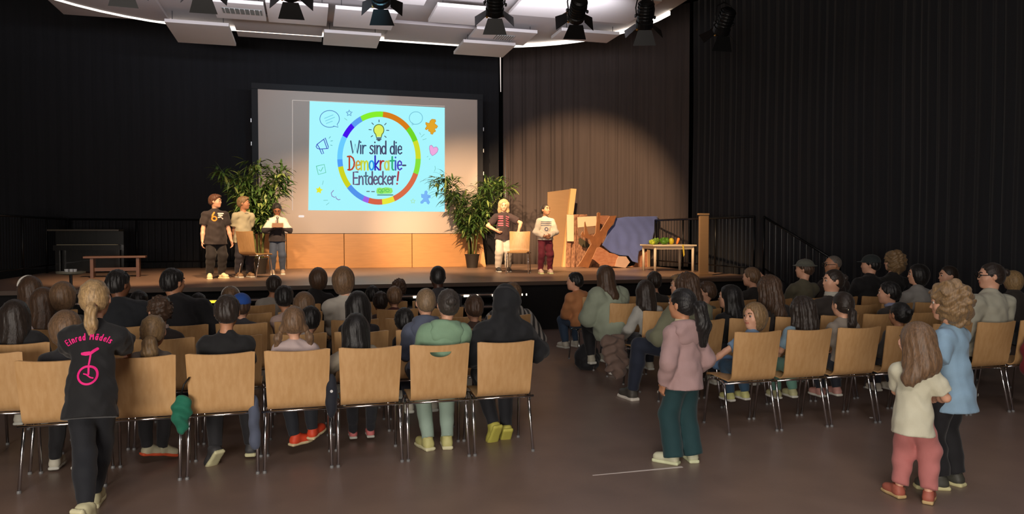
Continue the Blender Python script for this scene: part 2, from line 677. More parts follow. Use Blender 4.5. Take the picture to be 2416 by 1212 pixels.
# stage: deck, skirt, steps
SZ = 0.8
stage = empty('stage', (1.3, 15.0, 0), 0, 'raised brown wooden stage platform in front of the black curtains', 'stage')
bm = bmesh.new(); box(bm, (.15, -0.2, SZ - 0.03), (12.9, 6.6, 0.06)); build('deck', bm, M_stage, stage)
bm = bmesh.new(); box(bm, (0, -0.17, (SZ - .06) / 2), (12.5, 6.5, SZ - .06)); build('skirt', bm, mat('stage_skirt_cloth', (22, 20, 20), rough=.9), stage)
bm = bmesh.new(); box(bm, (.15, -3.51, SZ - .03), (12.9, 0.02, 0.06)); build('edge_trim', bm, mat('stage_edge', (92, 74, 62), rough=.5), stage)
steps = empty('stage_steps', (-0.4, 11.5, 0), 0, 'wide black steps with pale nosings leading up to the stage front', 'steps')
M_nose = mat('step_nosing', (170, 150, 140), rough=0.35, metal=0.3)
for k in range(4):
    z = SZ - 0.16 * (k + 1)
    y1 = -0.02
    y0 = -0.28 * (k + 1)
    if k < 4:
        bm = bmesh.new(); box(bm, (0.05, (y1 + y0) / 2, z - 0.03), (6.9, abs(y1 - y0), 0.05)); t = build('tread', bm, M_black, steps)
        bm = bmesh.new(); box(bm, (0.05, y0 - 0.006, z - 0.014), (6.9, 0.012, 0.024)); build('nosing', bm, M_nose, t)
bm = bmesh.new()
for sx in (-3.35, -1.1, 1.2, 3.45):
    slab(bm, [(sx, -1.1, 0), (sx, -1.1, .1), (sx, -.28, .58), (sx, -.03, .58), (sx, -.03, 0)], (1, 0, 0), .05)
build('stringer', bm, M_black, steps)
# glowing strips put in for light glints along the first tread, showing between heads
M_glint = mat('glint_pale', (255, 245, 225), emit=(255, 244, 222), estr=1.6)
M_glint_yellow = mat('glint_yellow', (255, 230, 90), emit=(255, 225, 60), estr=1.3)
rnd = random.Random(4)
yy = 11.5 - .31
for (x0, x1, m) in [(-2.92, -2.28, M_glint), (-2.18, -1.75, M_nose), (-1.75, -1.2, M_glint_yellow), (-.62, -.56, M_glint), (.0, .05, M_glint), (1.0, 1.06, M_glint),
                    (1.2, 1.27, M_glint), (1.55, 1.62, M_glint), (1.69, 1.84, M_glint), (1.95, 2.02, M_glint), (2.09, 2.26, M_glint), (2.33, 2.42, M_glint), (2.5, 2.56, M_glint),
                    (2.78, 2.80, M_glint), (2.9, 2.93, M_glint_yellow), (3.05, 3.08, M_glint), (3.2, 3.22, M_glint), (3.26, 3.28, M_glint), (3.33, 3.35, M_glint)]:
    bm = bmesh.new(); box(bm, ((x0 + x1) / 2 + .4, yy - 11.5, .615), (x1 - x0, .016, .035), bevel=.006)
    build('tread_glint', bm, m, steps, loc=None)

# rails round the stage
M_rail = mat('black_rail', (26, 27, 28), rough=0.35, metal=0.5)


def railing(name, pts, label, zt=1.88, zb=0.95, foot=0.8, post=1.3, bar=0.13):
    o = empty(name, pts[0][:2] + (foot,), 0, label, 'railing', 'railings round the stage')
    off = Vector((pts[0][0], pts[0][1], foot))
    bm = bmesh.new(); tube(bm, [Vector(p) - off for p in pts], 0.022, 8); build('handrail', bm, M_rail, o, smooth=True)
    low = [Vector((p[0], p[1], p[2] - (zt - zb))) - off for p in pts]
    bm = bmesh.new(); tube(bm, low, 0.014, 8); build('bottom_rail', bm, M_rail, o, smooth=True)
    bars = bmesh.new()
    for a, b in zip(pts[:-1], pts[1:]):
        a, b = Vector(a), Vector(b)
        L = Vector((b.x - a.x, b.y - a.y)).length
        n = max(1, round(L / post))
        for i in range(n + 1):
            p = a + (b - a) * i / n
            fz = max(0.0, foot + (p.z - zt)) if p.z < zt else foot
            q = bmesh.new(); tube(q, [p - off, Vector((p.x, p.y, fz)) - off], 0.02, 8); build('post', q, M_rail, o, smooth=True)
        m = round(L / bar)
        for i in range(m + 1):
            p = a + (b - a) * i / m
            tube(bars, [p - off, Vector((p.x, p.y, p.z - (zt - zb))) - off], 0.007, 5)
    build('baluster', bars, M_rail, o)
    return o


railing('stage_railing', [(-4.9, 17.9, 1.88), (4.3, 17.9, 1.88)], 'black metal railing along the back curtain behind the boys')
railing('stage_railing', [(7.8, 15.7, 1.88), (7.8, 11.75, 1.88)], 'black metal railing on the right edge of the stage')
railing('stage_railing', [(8.0, 11.75, 1.88), (8.45, 10.3, 1.08)], 'sloping black handrail of the side stairs, right of the stage', foot=.8)
railing('stage_railing', [(-4.9, 12.6, 1.88), (-4.9, 17.7, 1.88)], 'black metal railing on the far left edge of the stage')

# ------------------------------------------------------------------ projection screen
SY = 17.25
c0, c1 = at_y(608, 210, SY), at_y(1127, 550, SY)
sx0, sx1, sz0, sz1 = c0.x, c1.x, c1.z, (at_y(608, 210, SY).z + at_y(1128, 234, SY).z) / 2
screen = empty('projection_screen', ((sx0 + sx1) / 2, SY, sz0), 0, 'large white projection screen with dark border showing a bright cyan slide', 'projection screen')
scx, scz = (sx0 + sx1) / 2, sz0
W_, H_ = sx1 - sx0, sz1 - sz0
bm = bmesh.new(); box(bm, (0, .03, H_ / 2), (W_, .02, H_)); build('screen_cloth', bm, mat('screen_cloth', (205, 190, 180), rough=.8), screen)
M_bord = mat('screen_border', (20, 22, 28), rough=.7)
bm = bmesh.new()
box(bm, (0, .02, H_ + .06), (W_ + .26, .05, .13)); box(bm, (-W_ / 2 - .065, .02, H_ / 2), (.13, .05, H_)); box(bm, (W_ / 2 + .065, .02, H_ / 2), (.13, .05, H_)); box(bm, (0, .02, -.015), (W_ + .26, .05, .03))
build('border_frame', bm, M_bord, screen)
for sx in (-1, 1):
    for z in (.45, .62, .78):
        bm = bmesh.new(); box(bm, (sx * (W_ / 2 + .145), .0, H_ * z), (.02, .03, .09), bevel=.005); build('clip', bm, mat('clip_metal', (230, 230, 230), rough=.3, metal=.6), screen)
    bm = bmesh.new(); box(bm, (sx * (W_ / 2 - .3), .05, -.39), (.06, .06, .72)); build('support_leg', bm, M_steel, screen)

OFFV = Vector((scx, SY, scz))


def SP(cx, cy, d=0.0):
    """a point of the slide (in the units of the picture shown) on the screen plane"""
    p = at_y(720 + cx / 4.329, 230 + cy / 4.329, SY)
    return Vector((p.x - OFFV.x, .018 - d, p.z - OFFV.z))


slide = None
bm = bmesh.new(); f = [bm.verts.new(SP(*q, .0)) for q in ((46, 34), (1427, 102), (1427, 1166), (32, 1150))]; bm.faces.new(f)
slide = build('projected_slide', bm, glow('slide_cyan', (168, 246, 254)), screen)
bm = bmesh.new()
for a, b in (((-130, 25), (-130, 1150)), ((-130, 25), (1427, 88))):
    stroke(bm, [a, b], 3, lambda x, y: SP(x, y, .001))
build('projected_window_line', bm, glow('window_line', (215, 205, 198)), screen)
bm = bmesh.new(); stroke(bm, [(-58, 1212), (-20, 1212)], 22, lambda x, y: SP(x, y, .001)); build('projected_mark', bm, glow('white_mark', (250, 235, 225)), screen)

RING = [((575, 215), (795, 170), (135, 238, 45)), ((795, 170), (1045, 320), (214, 124, 28)), ((1045, 320), (1120, 445), (112, 215, 40)), ((1120, 445), (1165, 625), (208, 220, 45)),
        ((1165, 625), (1140, 780), (135, 226, 60)), ((1140, 780), (910, 1040), (216, 108, 72)), ((910, 1040), (787, 1066), (232, 232, 60)), ((787, 1066), (650, 1050), (214, 100, 72)),
        ((650, 1050), (595, 1030), (160, 100, 232)), ((595, 1030), (450, 905), (84, 148, 236)), ((450, 905), (358, 705), (206, 212, 35)), ((358, 705), (352, 630), (80, 158, 248)),
        ((352, 630), (405, 400), (106, 204, 255)), ((405, 400), (485, 280), (70, 22, 238)), ((485, 280), (575, 215), (92, 156, 242))]
for (a, b, colr) in RING:
    cx, cy = 755, 617
    an = lambda p: math.atan2(-(p[1] - cy) / 449, (p[0] - cx) / 400)
    a0, a1 = an(a), an(b)
    if a1 > a0:
        a1 -= 2 * PI
    bm = bmesh.new()
    n = max(3, int((a0 - a1) * 14))
    pr = None
    for i in range(n + 1):
        t = a0 + (a1 - a0) * i / n
        q = [bm.verts.new(SP(cx + math.cos(t) * rx, cy - math.sin(t) * ry, .002)) for rx, ry in ((427, 477), (374, 420))]
        if pr:
            bm.faces.new((pr[0], q[0], q[1], pr[1]))
        pr = q
    build('ring_segment', bm, glow('ring_%d_%d_%d' % colr, colr), slide)


def write(text, x0, base0, slope, xh, sw, w, cols, parent, name='letter', mp=SP, dep=.003, track=0.0, asc=1.0):
    x = x0
    for i, ch in enumerate(text):
        adv, strokes = GL[ch]
        if strokes:
            bm = bmesh.new()
            for s in strokes:
                cl = len(s) > 14 and (Vector(s[0]) - Vector(s[-1])).length < 1e-6
                pts = []
                for (u, v) in (s[:-1] if cl else s):
                    X = x + u * xh * sw
                    pts.append((X, base0 + (X - x0) * slope - v * xh * asc))
                stroke(bm, pts, w, lambda a, b: mp(a, b, dep), closed=cl)
            c = cols[i] if isinstance(cols, list) else cols
            build(name, bm, glow('ink_%d_%d_%d' % c, c), parent)
        x += (adv + track) * xh * sw
    return x


DK = (72, 78, 108)
write('Wir sind die', 466, 570, .012, 84, .865, 15, [(66, 86, 118)] * 4 + [(70, 72, 104)] * 5 + [(66, 74, 108)] * 3, slide)
write('Demokratie-', 440, 738, .0, 92, .86, 17,
      [(186, 72, 44), (206, 160, 60), (200, 214, 60), (44, 150, 232), (52, 40, 190), (168, 52, 50), (196, 206, 90), (48, 176, 120), (70, 90, 200), (78, 70, 190), (70, 78, 110)], slide)
xe = write('Entdecker', 490, 886, .0, 84, .865, 16, [(104, 86, 122), (96, 96, 128), (84, 110, 130)] + [(96, 90, 120)] * 6, slide)
write('!', xe + 2, 886, .0, 80, .9, 18, [(176, 60, 72)], slide)


def ink(name, strokes, c, w=5, fills=None, closed=False):
    bm = bmesh.new()
    if fills:
        for f_, fc in fills:
            b2 = bmesh.new()
            vs = [b2.verts.new(SP(*p, .0025)) for p in f_]
            for tri in tessellate_polygon([[v.co for v in vs]]):
                b2.faces.new([vs[i] for i in tri])
            build(name, b2, glow('fill_%d_%d_%d' % fc, fc), slide)
    for s in strokes:
        stroke(bm, s, w, lambda a, b: SP(a, b, .0035), closed=closed)
    build(name, bm, glow('ink_%d_%d_%d' % c, c), slide)


def el(cx, cy, rx, ry, a0=0, a1=360, n=26):
    return [(cx + rx * math.cos(math.radians(a0 + (a1 - a0) * i / n)), cy + ry * math.sin(math.radians(a0 + (a1 - a0) * i / n))) for i in range(n + 1)]


def star(cx, cy, r, rot=-90, k=.45):
    return [(cx + (r if i % 2 == 0 else r * k) * math.cos(math.radians(rot + 36 * i)), cy + (r if i % 2 == 0 else r * k) * math.sin(math.radians(rot + 36 * i))) for i in range(10)]


ink('speech_bubble', [el(250, 217, 100, 86, 62, 400) + [(338, 302), (290, 290)]], (80, 130, 195), 7)
ink('speech_bubble_lines', [[(198, 212), (285, 176)], [(208, 238), (300, 200)], [(216, 264), (278, 240)]], (120, 205, 230), 7)
ink('speech_bubble', [el(1132, 208, 68, 64, 110, 450) + [(1112, 272), (1092, 280), (1096, 258)]], (110, 185, 210), 6)
ink('star', [star(450, 158, 33)], (60, 110, 190), 7, closed=True)
ink('star', [star(1102, 1058, 26)], (170, 220, 120), 5, closed=True)
ink('yellow_star', [], (228, 232, 50), 5, fills=[(star(143, 945, 40, -80, .5), (230, 234, 50))])
ink('megaphone', [[(112, 500), (120, 478), (190, 425), (205, 410), (238, 505), (235, 520), (150, 525), (125, 520), (112, 500)], [(190, 425), (222, 515)], [(150, 530), (170, 575), (190, 570), (172, 525)], [(125, 480), (150, 522)]], (66, 80, 190), 8)
ink('sound_dashes', [[(245, 414), (258, 398)], [(262, 444), (280, 440)], [(260, 484), (276, 488)]], (90, 170, 180), 6)
ink('check_box', [[(114, 700), (195, 682), (212, 765), (135, 785), (114, 700)], [(142, 738), (160, 752), (182, 712)]], (96, 196, 160), 7)
ink('squiggle', [[(290, 948), (266, 975), (274, 1005), (300, 1020), (312, 1010), (318, 1030), (340, 1044), (356, 1040)]], (140, 130, 190), 8)
ink('dashes', [[(188, 1050), (230, 1048)], [(216, 1096), (244, 1074)], [(402, 210), (428, 230)], [(1170, 358), (1180, 378)], [(1186, 402), (1218, 374)], [(1202, 430), (1238, 420)], [(1246, 606), (1256, 598)], [(1268, 632), (1276, 622)], [(1258, 872), (1280, 882), (1294, 904)], [(1326, 700), (1332, 725), (1322, 750)], [(186, 850), (176, 888)]], (120, 195, 190), 5)
PZ = [(1232, 250), (1258, 262), (1272, 258), (1276, 238), (1296, 220), (1330, 224), (1336, 240), (1322, 262), (1356, 292), (1344, 312), (1322, 318), (1334, 340), (1326, 352), (1316, 350), (1302, 376), (1284, 370), (1280, 350), (1258, 338), (1262, 322), (1252, 320), (1240, 330), (1226, 320), (1244, 290), (1232, 270)]
ink('puzzle_piece', [PZ], (196, 130, 30), 5, fills=[(PZ, (226, 166, 40))], closed=True)
P2 = [(1186, 985), (1218, 988), (1224, 955), (1240, 950), (1250, 964), (1246, 990), (1280, 1000), (1280, 1022), (1258, 1028), (1264, 1052), (1274, 1068), (1262, 1090), (1246, 1080), (1240, 1062), (1214, 1062), (1204, 1078), (1184, 1082), (1178, 1066), (1196, 1050), (1212, 1030), (1190, 1020)]
ink('puzzle_piece', [P2], (110, 170, 240), 4, fills=[(P2, (124, 184, 248))], closed=True)
HT = [(1300, 594), (1280, 570), (1270, 520), (1272, 494), (1290, 484), (1306, 500), (1312, 514), (1326, 504), (1346, 504), (1360, 526), (1350, 556), (1328, 578)]
ink('heart', [HT], (170, 130, 180), 5, fills=[(HT, (238, 170, 222))], closed=True)
BU = el(753, 330, 52, 56, 130, 410) + [(778, 400), (728, 400)]
ink('light_bulb', [el(753, 330, 52, 56, 130, 410), [(720, 372), (728, 404)], [(786, 372), (778, 404)]], (96, 120, 60), 9, fills=[(BU, (222, 240, 96))])
ink('light_bulb_socket', [[(732, 412), (774, 412)], [(732, 426), (774, 426)], [(744, 438), (762, 438)]], (70, 80, 96), 12)
ink('light_bulb_rays', [[(755, 228), (755, 248)], [(682, 258), (698, 274)], [(828, 262), (812, 278)], [(652, 326), (676, 328)], [(832, 334), (856, 335)], [(674, 400), (690, 388)], [(812, 392), (828, 406)]], (66, 74, 96), 8)
SL = [(728, 950), (734, 926), (760, 918), (790, 924), (820, 916), (850, 918), (888, 926), (896, 960), (880, 980), (740, 984), (728, 970)]
ink('salad_bowl', [[(740, 994), (896, 994)]], (70, 130, 100), 10, fills=[(SL, (150, 232, 110))])
ink('salad_leaves', [el(762, 950, 16, 14), el(800, 944, 16, 14), el(842, 948, 18, 14), el(780, 968, 14, 8)], (96, 200, 90), 7)
ink('dashes', [[(630, 958), (656, 958)], [(680, 960), (708, 960)]], (96, 120, 120), 10)

# wood panels under the screen
M_ply = mat('orange_ply', (204, 148, 92), rough=0.5, vary=0.12, scale=3, stretch=(1, 1, 8))
PY = 17.05
xs = [at_y(p, 600, PY).x for p in (588, 676, 812, 972, 1106)]
for i, (a, b) in enumerate(zip(xs[:-1], xs[1:])):
    o = empty('wooden_partition', ((a + b) / 2, PY, SZ), 0, ['orange wooden panel behind the left plant, below the screen', 'orange wooden panel below the screen, beside the child reading from paper',
              'middle orange wooden panel below the lettering of the slide', 'orange wooden panel below the screen, next to the right plant'][i], 'wooden partition', 'wooden panels below the projection screen')
    bm = bmesh.new(); box(bm, (0, 0, .385), (b - a - .012, .035, .77), bevel=.004); build('board', bm, M_ply, o)
    bm = bmesh.new(); box(bm, (0, .06, .05), (b - a - .2, .12, .06)); build('foot', bm, M_steel, o)
bm = bmesh.new()
a, b = at_y(1116, 600, 16.95).x, at_y(1144, 600, 16.95).x
slab(bm, [(a, 16.93, SZ), (b + .02, 16.93, SZ), (b - .06, 17.02, SZ + .78), (a - .05, 17.02, SZ + .82)], (0, 1, 0), .03)
tag(build('leaning_plank', bm, M_ply), 'slightly tilted narrow wooden panel right of the right plant pot', 'plank')

# ------------------------------------------------------------------ ceiling: sails, rim, spotlights
CX0, CX1, CY0, CY1, CR = -4.6, 6.15, 3.5, 14.95, 3.1
rim = []
for (cx, cy, a0) in ((CX1 - CR, CY1 - CR, 0), (CX0 + CR, CY1 - CR, 90), (CX0 + CR, CY0 + CR, 180), (CX1 - CR, CY0 + CR, 270)):
    for k in range(13):
        t = math.radians(a0 + 90 * k / 12)
        rim.append((cx + CR * math.cos(t), cy + CR * math.sin(t)))
CZ = 5.4
bm = bmesh.new(); slab(bm, [(x, y, CZ + .06) for x, y in rim], (0, 0, 1), .12)
tag(build('ceiling_canopy', bm, mat('canopy_grey', (168, 160, 158), rough=.9)), 'large grey rounded ceiling canopy above the white hanging panels', 'ceiling canopy')
bm = bmesh.new()
n = len(rim)
cc = Vector(((CX0 + CX1) / 2, (CY0 + CY1) / 2))
for k in range(n):
    if rim[k][1] < 9:
        continue
    p, q = Vector(rim[k]), Vector(rim[(k + 1) % n])
    if q.y < 9:
        continue
    f0, f1 = (p - cc).normalized(), (q - cc).normalized()
    v = [bm.verts.new((c.x, c.y, z)) for c, z in ((p, CZ - .02), (q, CZ - .02), (q + f1 * .0, CZ + .045), (p + f0 * .0, CZ + .045), (p - f0 * .05, CZ - .02), (q - f1 * .05, CZ - .02), (q - f1 * .05, CZ + .045), (p - f0 * .05, CZ + .045))]
    for ix in ((0, 1, 2, 3), (5, 4, 7, 6), (0, 4, 5, 1), (3, 2, 6, 7)):
        bm.faces.new([v[i] for i in ix])
tag(build('ceiling_light_strip', bm, M_led), 'thin bright white light strip along the curved edge of the ceiling canopy', 'light strip')

rnd = random.Random(21)
# (pixel corners on the lower face, hung height) of the sails that show their own outline; the rest fills the grid behind them
k = 0
def zpx(x_, y_, z_):
    q = at_z(x_, y_, z_)
    return q.x, q.y


def sail(pl, ptop, pr, pbot, z, mi, vent, lab):
    """panel whose front edge runs from pixel (pl, pbot) and whose rear edge lies at pixel row ptop"""
    xl, yf = zpx(pl, pbot, z)
    xr = at_y(pr, pbot, yf).x
    xr = EYE.x + ray(pr, 0).x / ray(pr, 0).y * yf
    yb = zpx(pl, ptop, z)[1]
    return (xl, xr, yb, yf, z, mi, vent, lab)


SAILS = [
    sail(420, 54, 556, 100, 5.22, 0, 0, 'pinkish white low ceiling panel at the front edge, leftmost one hanging over the light strip'),
    sail(562, 36, 758, 86, 5.38, 1, 0, 'long pinkish grey ceiling panel at the front edge, left of the screen corner'),
    sail(762, 76, 888, 106, 5.26, 0, 0, 'small low ceiling panel at the front edge above the slide\'s left corner'),
    sail(905, 52, 1088, 96, 5.40, 1, 0, 'smooth grey ceiling panel above the long light strip over the screen'),
    sail(1070, 98, 1186, 128, 5.22, 0, 0, 'low ceiling panel reaching beyond the light strip, above the pale cable'),
    sail(1300, 70, 1432, 92, 5.30, 0, 0, 'ceiling panel at the right front curve of the canopy beside the black spotlight'),
    sail(512, 4, 628, 42, 5.26, 0, 1, 'low white ceiling panel with a ventilation grille'),
    sail(634, 6, 770, 52, 5.30, 0, 0, 'bluish white ceiling panel behind the third spotlight from the left'),
    sail(786, 20, 922, 62, 5.22, 0, 0, 'lowest bluish white ceiling panel behind the middle spotlight'),
    sail(1010, 12, 1150, 52, 5.26, 0, 0, 'bright ceiling panel left of the spotlight with spread flaps'),
    sail(1100, 66, 1235, 98, 5.32, 0, 1, 'low ceiling panel with a small square vent right of centre'),
    sail(1200, -30, 1480, 34, 5.34, 0, 0, 'large ceiling panel near the right curve, behind the two right spotlights'),
    sail(790, -50, 1000, -4, 5.34, 0, 0, 'ceiling panel at the upper picture edge above the middle spotlight'),
    sail(150, -60, 400, 34, 5.40, 1, 0, 'large smooth ceiling panel at the far left of the canopy'),
]
for (x0, x1, y0, y1, z, mi, vent, lab) in SAILS:
    o = empty('ceiling_panel', ((x0 + x1) / 2, (y0 + y1) / 2, z), 0, lab, 'ceiling panel', 'white ceiling panels hung at different heights')
    bm = bmesh.new(); box(bm, (0, 0, .03), (x1 - x0, y1 - y0, .06), bevel=.006); build('panel_board', bm, [M_white, M_grey][mi], o)
    bm = bmesh.new()
    for sx in (-.4, .4):
        for sy in (-.4, .4):
            tube(bm, [((x1 - x0) * sx, (y1 - y0) * sy, .06), ((x1 - x0) * sx, (y1 - y0) * sy, max(.07, CZ + .065 - z))], .006, 5)
    build('hanger_rod', bm, M_steel, o)
    if vent:
        w = .62 if vent and x0 < 0 else .36
        bm = bmesh.new(); box(bm, (.05, -.05, -.004), (w, .3, .012)); g = build('vent_grille', bm, mat('vent_grey', (120, 122, 118), rough=.6), o)
        bm = bmesh.new()
        for q in range(8):
            box(bm, (.05 - w / 2 + w * (q + .5) / 8, -.05, -.014), (.012, .28, .01))
        build('grille_slats', bm, M_white, g)

M_lamp = mat('lamp_black', (14, 14, 15), rough=0.45, spec=.4)
M_brass = mat('lamp_knob_brass', (220, 160, 80), rough=.3, metal=.7)


def spotlight(x, aim, yaw_flaps, label, flap=(0.62, 0.62)):
    o = empty('stage_spotlight', (x, TRUSS_Y, TRUSS_Z), 0, label, 'spotlight', 'spotlights hanging from the lighting truss')
    d = (Vector(aim) - Vector((x, TRUSS_Y + .25, TRUSS_Z - .5)))
    d = Vector((d.x * .5, d.y, d.z)).normalized()
    ctr = Vector((0, .0, -.42))
    Mq = d.to_track_quat('Z', 'Y').to_matrix().to_4x4()
    bm = bmesh.new()
    lathe(bm, [(.07, -.24), (.1, -.22), (.115, -.1), (.115, .06), (.13, .07), (.13, .15), (.12, .15), (.11, .13)], ctr, 20, Mq)
    for q in range(5):
        lathe(bm, [(.12, -.2 + q * .05), (.124, -.19 + q * .05), (.12, -.18 + q * .05)], ctr, 20, Mq)
    build('housing', bm, M_lamp, o)
    bm = bmesh.new()
    tube(bm, [(-.135, 0, -.42), (-.15, 0, -.3), (-.12, 0, -.16), (0, 0, -.1), (.12, 0, -.16), (.15, 0, -.3), (.135, 0, -.42)], .011, 8)
    build('yoke', bm, M_lamp, o, smooth=True)
    bm = bmesh.new(); tube(bm, [(0, 0, -.1), (0, 0, .02)], .02, 8); box(bm, (0, 0, .03), (.05, .07, .09)); build('clamp', bm, M_lamp, o)
    for sx in (-1, 1):
        bm = bmesh.new(); lathe(bm, [(.022, -.012), (.026, 0), (.022, .012)], (sx * .155, 0, -.42), 12, Matrix.Rotation(PI / 2, 4, 'Y')); build('knob', bm, M_lamp, o)
    bm = bmesh.new(); lathe(bm, [(.015, -.01), (.018, 0), (.015, .01)], ctr + Mq.to_3x3() @ Vector((.11, -.06, .17)), 10, Mq); build('knob', bm, M_brass, o)
    base = ctr + Mq.to_3x3() @ Vector((0, 0, .15))
    for (ux, uy, L, sp, w0, w1) in ((0, 1, .2, flap[0], .1, .16), (0, -1, .22, flap[1], .1, .17), (1, 0, .2, .85, .08, .12), (-1, 0, .2, .85, .08, .12)):
        u = Vector((ux, uy, 0))
        v = Vector((-uy, ux, 0))
        h0 = u * .125
        dr = (u * math.sin(sp) + Vector((0, 0, 1)) * math.cos(sp))
        pts = [h0 - v * w0, h0 + v * w0, h0 + v * w1 + dr * L, h0 - v * w1 + dr * L]
        pts = [base + Mq.to_3x3() @ p for p in pts]
        nn = (pts[1] - pts[0]).cross(pts[2] - pts[1]).normalized()
        bm = bmesh.new(); slab(bm, pts, nn, .004); build('barn_door', bm, M_lamp, o)
    return o


SL_ = ['leftmost hanging spotlight, only its flap tips below the picture edge', 'second spotlight from the left, partly cut by the picture edge',
       'third spotlight from the left, above the screen\'s left corner', 'spotlight hanging above the left half of the slide',
       'spotlight with widely spread flaps above the screen\'s right corner', 'black spotlight before the white panel, right of the screen',
       'spotlight at the right curve of the canopy with bright lens glints']
spx = [at_y(p, 30, TRUSS_Y).x for p in (290, 477, 685, 897, 1168, 1362, 1522)]
for i, x in enumerate(spx):
    aim = STAGE_SPOTS[i][1]
    spotlight(x, aim, 0, SL_[i], (.4, .5))
spotlight(at_y(1700, 50, TRUSS_Y + .1).x, (6.6, 14, .9), 0, 'dim spotlight against the black curtain, farthest right under the truss', (.5, .5))

tr = empty('lighting_truss', (1.4, TRUSS_Y, TRUSS_Z), 0, 'black lattice lighting truss above the hall carrying the spotlights', 'truss')
bm = bmesh.new()
for (dy, dz) in ((0, .05), (.25, .05), (.12, .3)):
    tube(bm, [(-4.4, dy, dz), (4.9, dy, dz)], .022, 8)
build('chord', bm, M_steel, tr, smooth=True)
bm = bmesh.new()
for i in range(31):
    x = -4.4 + i * .3
    tube(bm, [(x, 0, .05), (x + .15, .12, .3), (x + .3, 0, .05)], .009, 5); tube(bm, [(x, .25, .05), (x + .15, .12, .3), (x + .3, .25, .05)], .009, 5)
build('lattice', bm, M_steel, tr)
bm = bmesh.new()
for x in (-3.5, 0, 3.5):
    tube(bm, [(x, .12, .3), (x, .12, 1.88)], .01, 6)
build('hanging_cable', bm, M_steel, tr)
# projector
pj = empty('data_projector', (.6, 8.3, 5.05), 0, 'white data projector hung from the ceiling above the audience', 'projector')
bm = bmesh.new(); box(bm, (0, 0, 0), (.42, .36, .16), bevel=.02); build('projector_body', bm, M_white, pj)
bm = bmesh.new(); lathe(bm, [(.05, 0), (.05, .06), (.035, .07)], (0, .16, 0), 16, Matrix.Rotation(-PI / 2, 4, 'X')); build('lens', bm, M_lamp, pj)
bm = bmesh.new(); tube(bm, [(0, 0, .08), (0, 0, .86)], .02, 8); build('ceiling_bracket', bm, M_steel, pj)

# ------------------------------------------------------------------ furniture of the hall
M_beech = mat('beech_ply', (208, 166, 116), rough=0.42, vary=0.12, scale=4.0, stretch=(9, 9, 1.2), bump=0.03, bscale=40, color2=(194, 150, 98))


def shell_mesh(slot=False):
    prof = []   # (y, z) along the middle of the shell, from front edge to the top of the back
    for t in range(5):
        u = t / 4
        prof.append((.42 - .05 * u, .400 + .018 * math.sin(u * PI / 2)))
    prof += [(.30, .420), (.22, .416), (.15, .412), (.09, .410)]
    for k in range(1, 7):
        a = k / 6 * math.radians(80)
        prof.append((.09 - .085 * math.sin(a), .41 + .085 * (1 - math.cos(a))))
    y0, z0 = prof[-1]
    for k in range(1, 13):
        s = .342 * k / 12
        prof.append((y0 - s * math.sin(math.radians(15)), z0 + s * math.cos(math.radians(15))))
    nu = 21
    bm = bmesh.new()
    g = []
    for i, (y, z) in enumerate(prof):
        v = i / (len(prof) - 1)
        hw = .195 + (.012 * max(0, (v - .5) * 2))
        if i < 2:
            hw -= .012 * (1 - i / 2)
        row = []
        for j in range(nu):
            x = -1 + 2 * j / (nu - 1)
            cur = .046 * max(0, (i - 11) / (len(prof) - 12)) * (x * x)
            yy, zz = y - cur * -1 * 1.0, z
            if i < 9:
                zz += .006 * x * x
            if i == len(prof) - 1:
                zz += .010 * x * x - (.006 if abs(x) > .93 else 0)
            row.append(bm.verts.new((x * hw, yy - .01, zz)))
        g.append(row)
    for a, b in zip(g[:-1], g[1:]):
        for j in range(nu - 1):
            bm.faces.new((a[j], a[j + 1], b[j + 1], b[j]))
    if slot:
        pass
    bmesh.ops.recalc_face_normals(bm, faces=bm.faces[:])
    me = bpy.data.meshes.new('seat_shell')
    bm.to_mesh(me); bm.free()
    tmp = bpy.data.objects.new('tmp', me)
    COL.objects.link(tmp)
    s = tmp.modifiers.new('s', 'SOLIDIFY'); s.thickness = .011; s.offset = 0
    if slot:
        b2 = bmesh.new()
        pts = [(.075 * math.cos(t), -.3, .765 + .001 - .038 * math.sin(t)) for t in [PI * q / 12 for q in range(13)]]
        slab(b2, pts, (0, 1, 0), .5)
        bmesh.ops.recalc_face_normals(b2, faces=b2.faces[:])
        m2 = bpy.data.meshes.new('cut'); b2.to_mesh(m2); b2.free()
        ct = bpy.data.objects.new('cut', m2); COL.objects.link(ct)
        bo = tmp.modifiers.new('b', 'BOOLEAN'); bo.object = ct; bo.operation = 'DIFFERENCE'; bo.solver = 'EXACT'
    bpy.context.view_layer.update()
    dg = bpy.context.evaluated_depsgraph_get()
    out = bpy.data.meshes.new_from_object(tmp.evaluated_get(dg))
    bpy.data.objects.remove(tmp)
    if slot:
        bpy.data.objects.remove(ct)
    out.name = 'seat_shell'
    return out


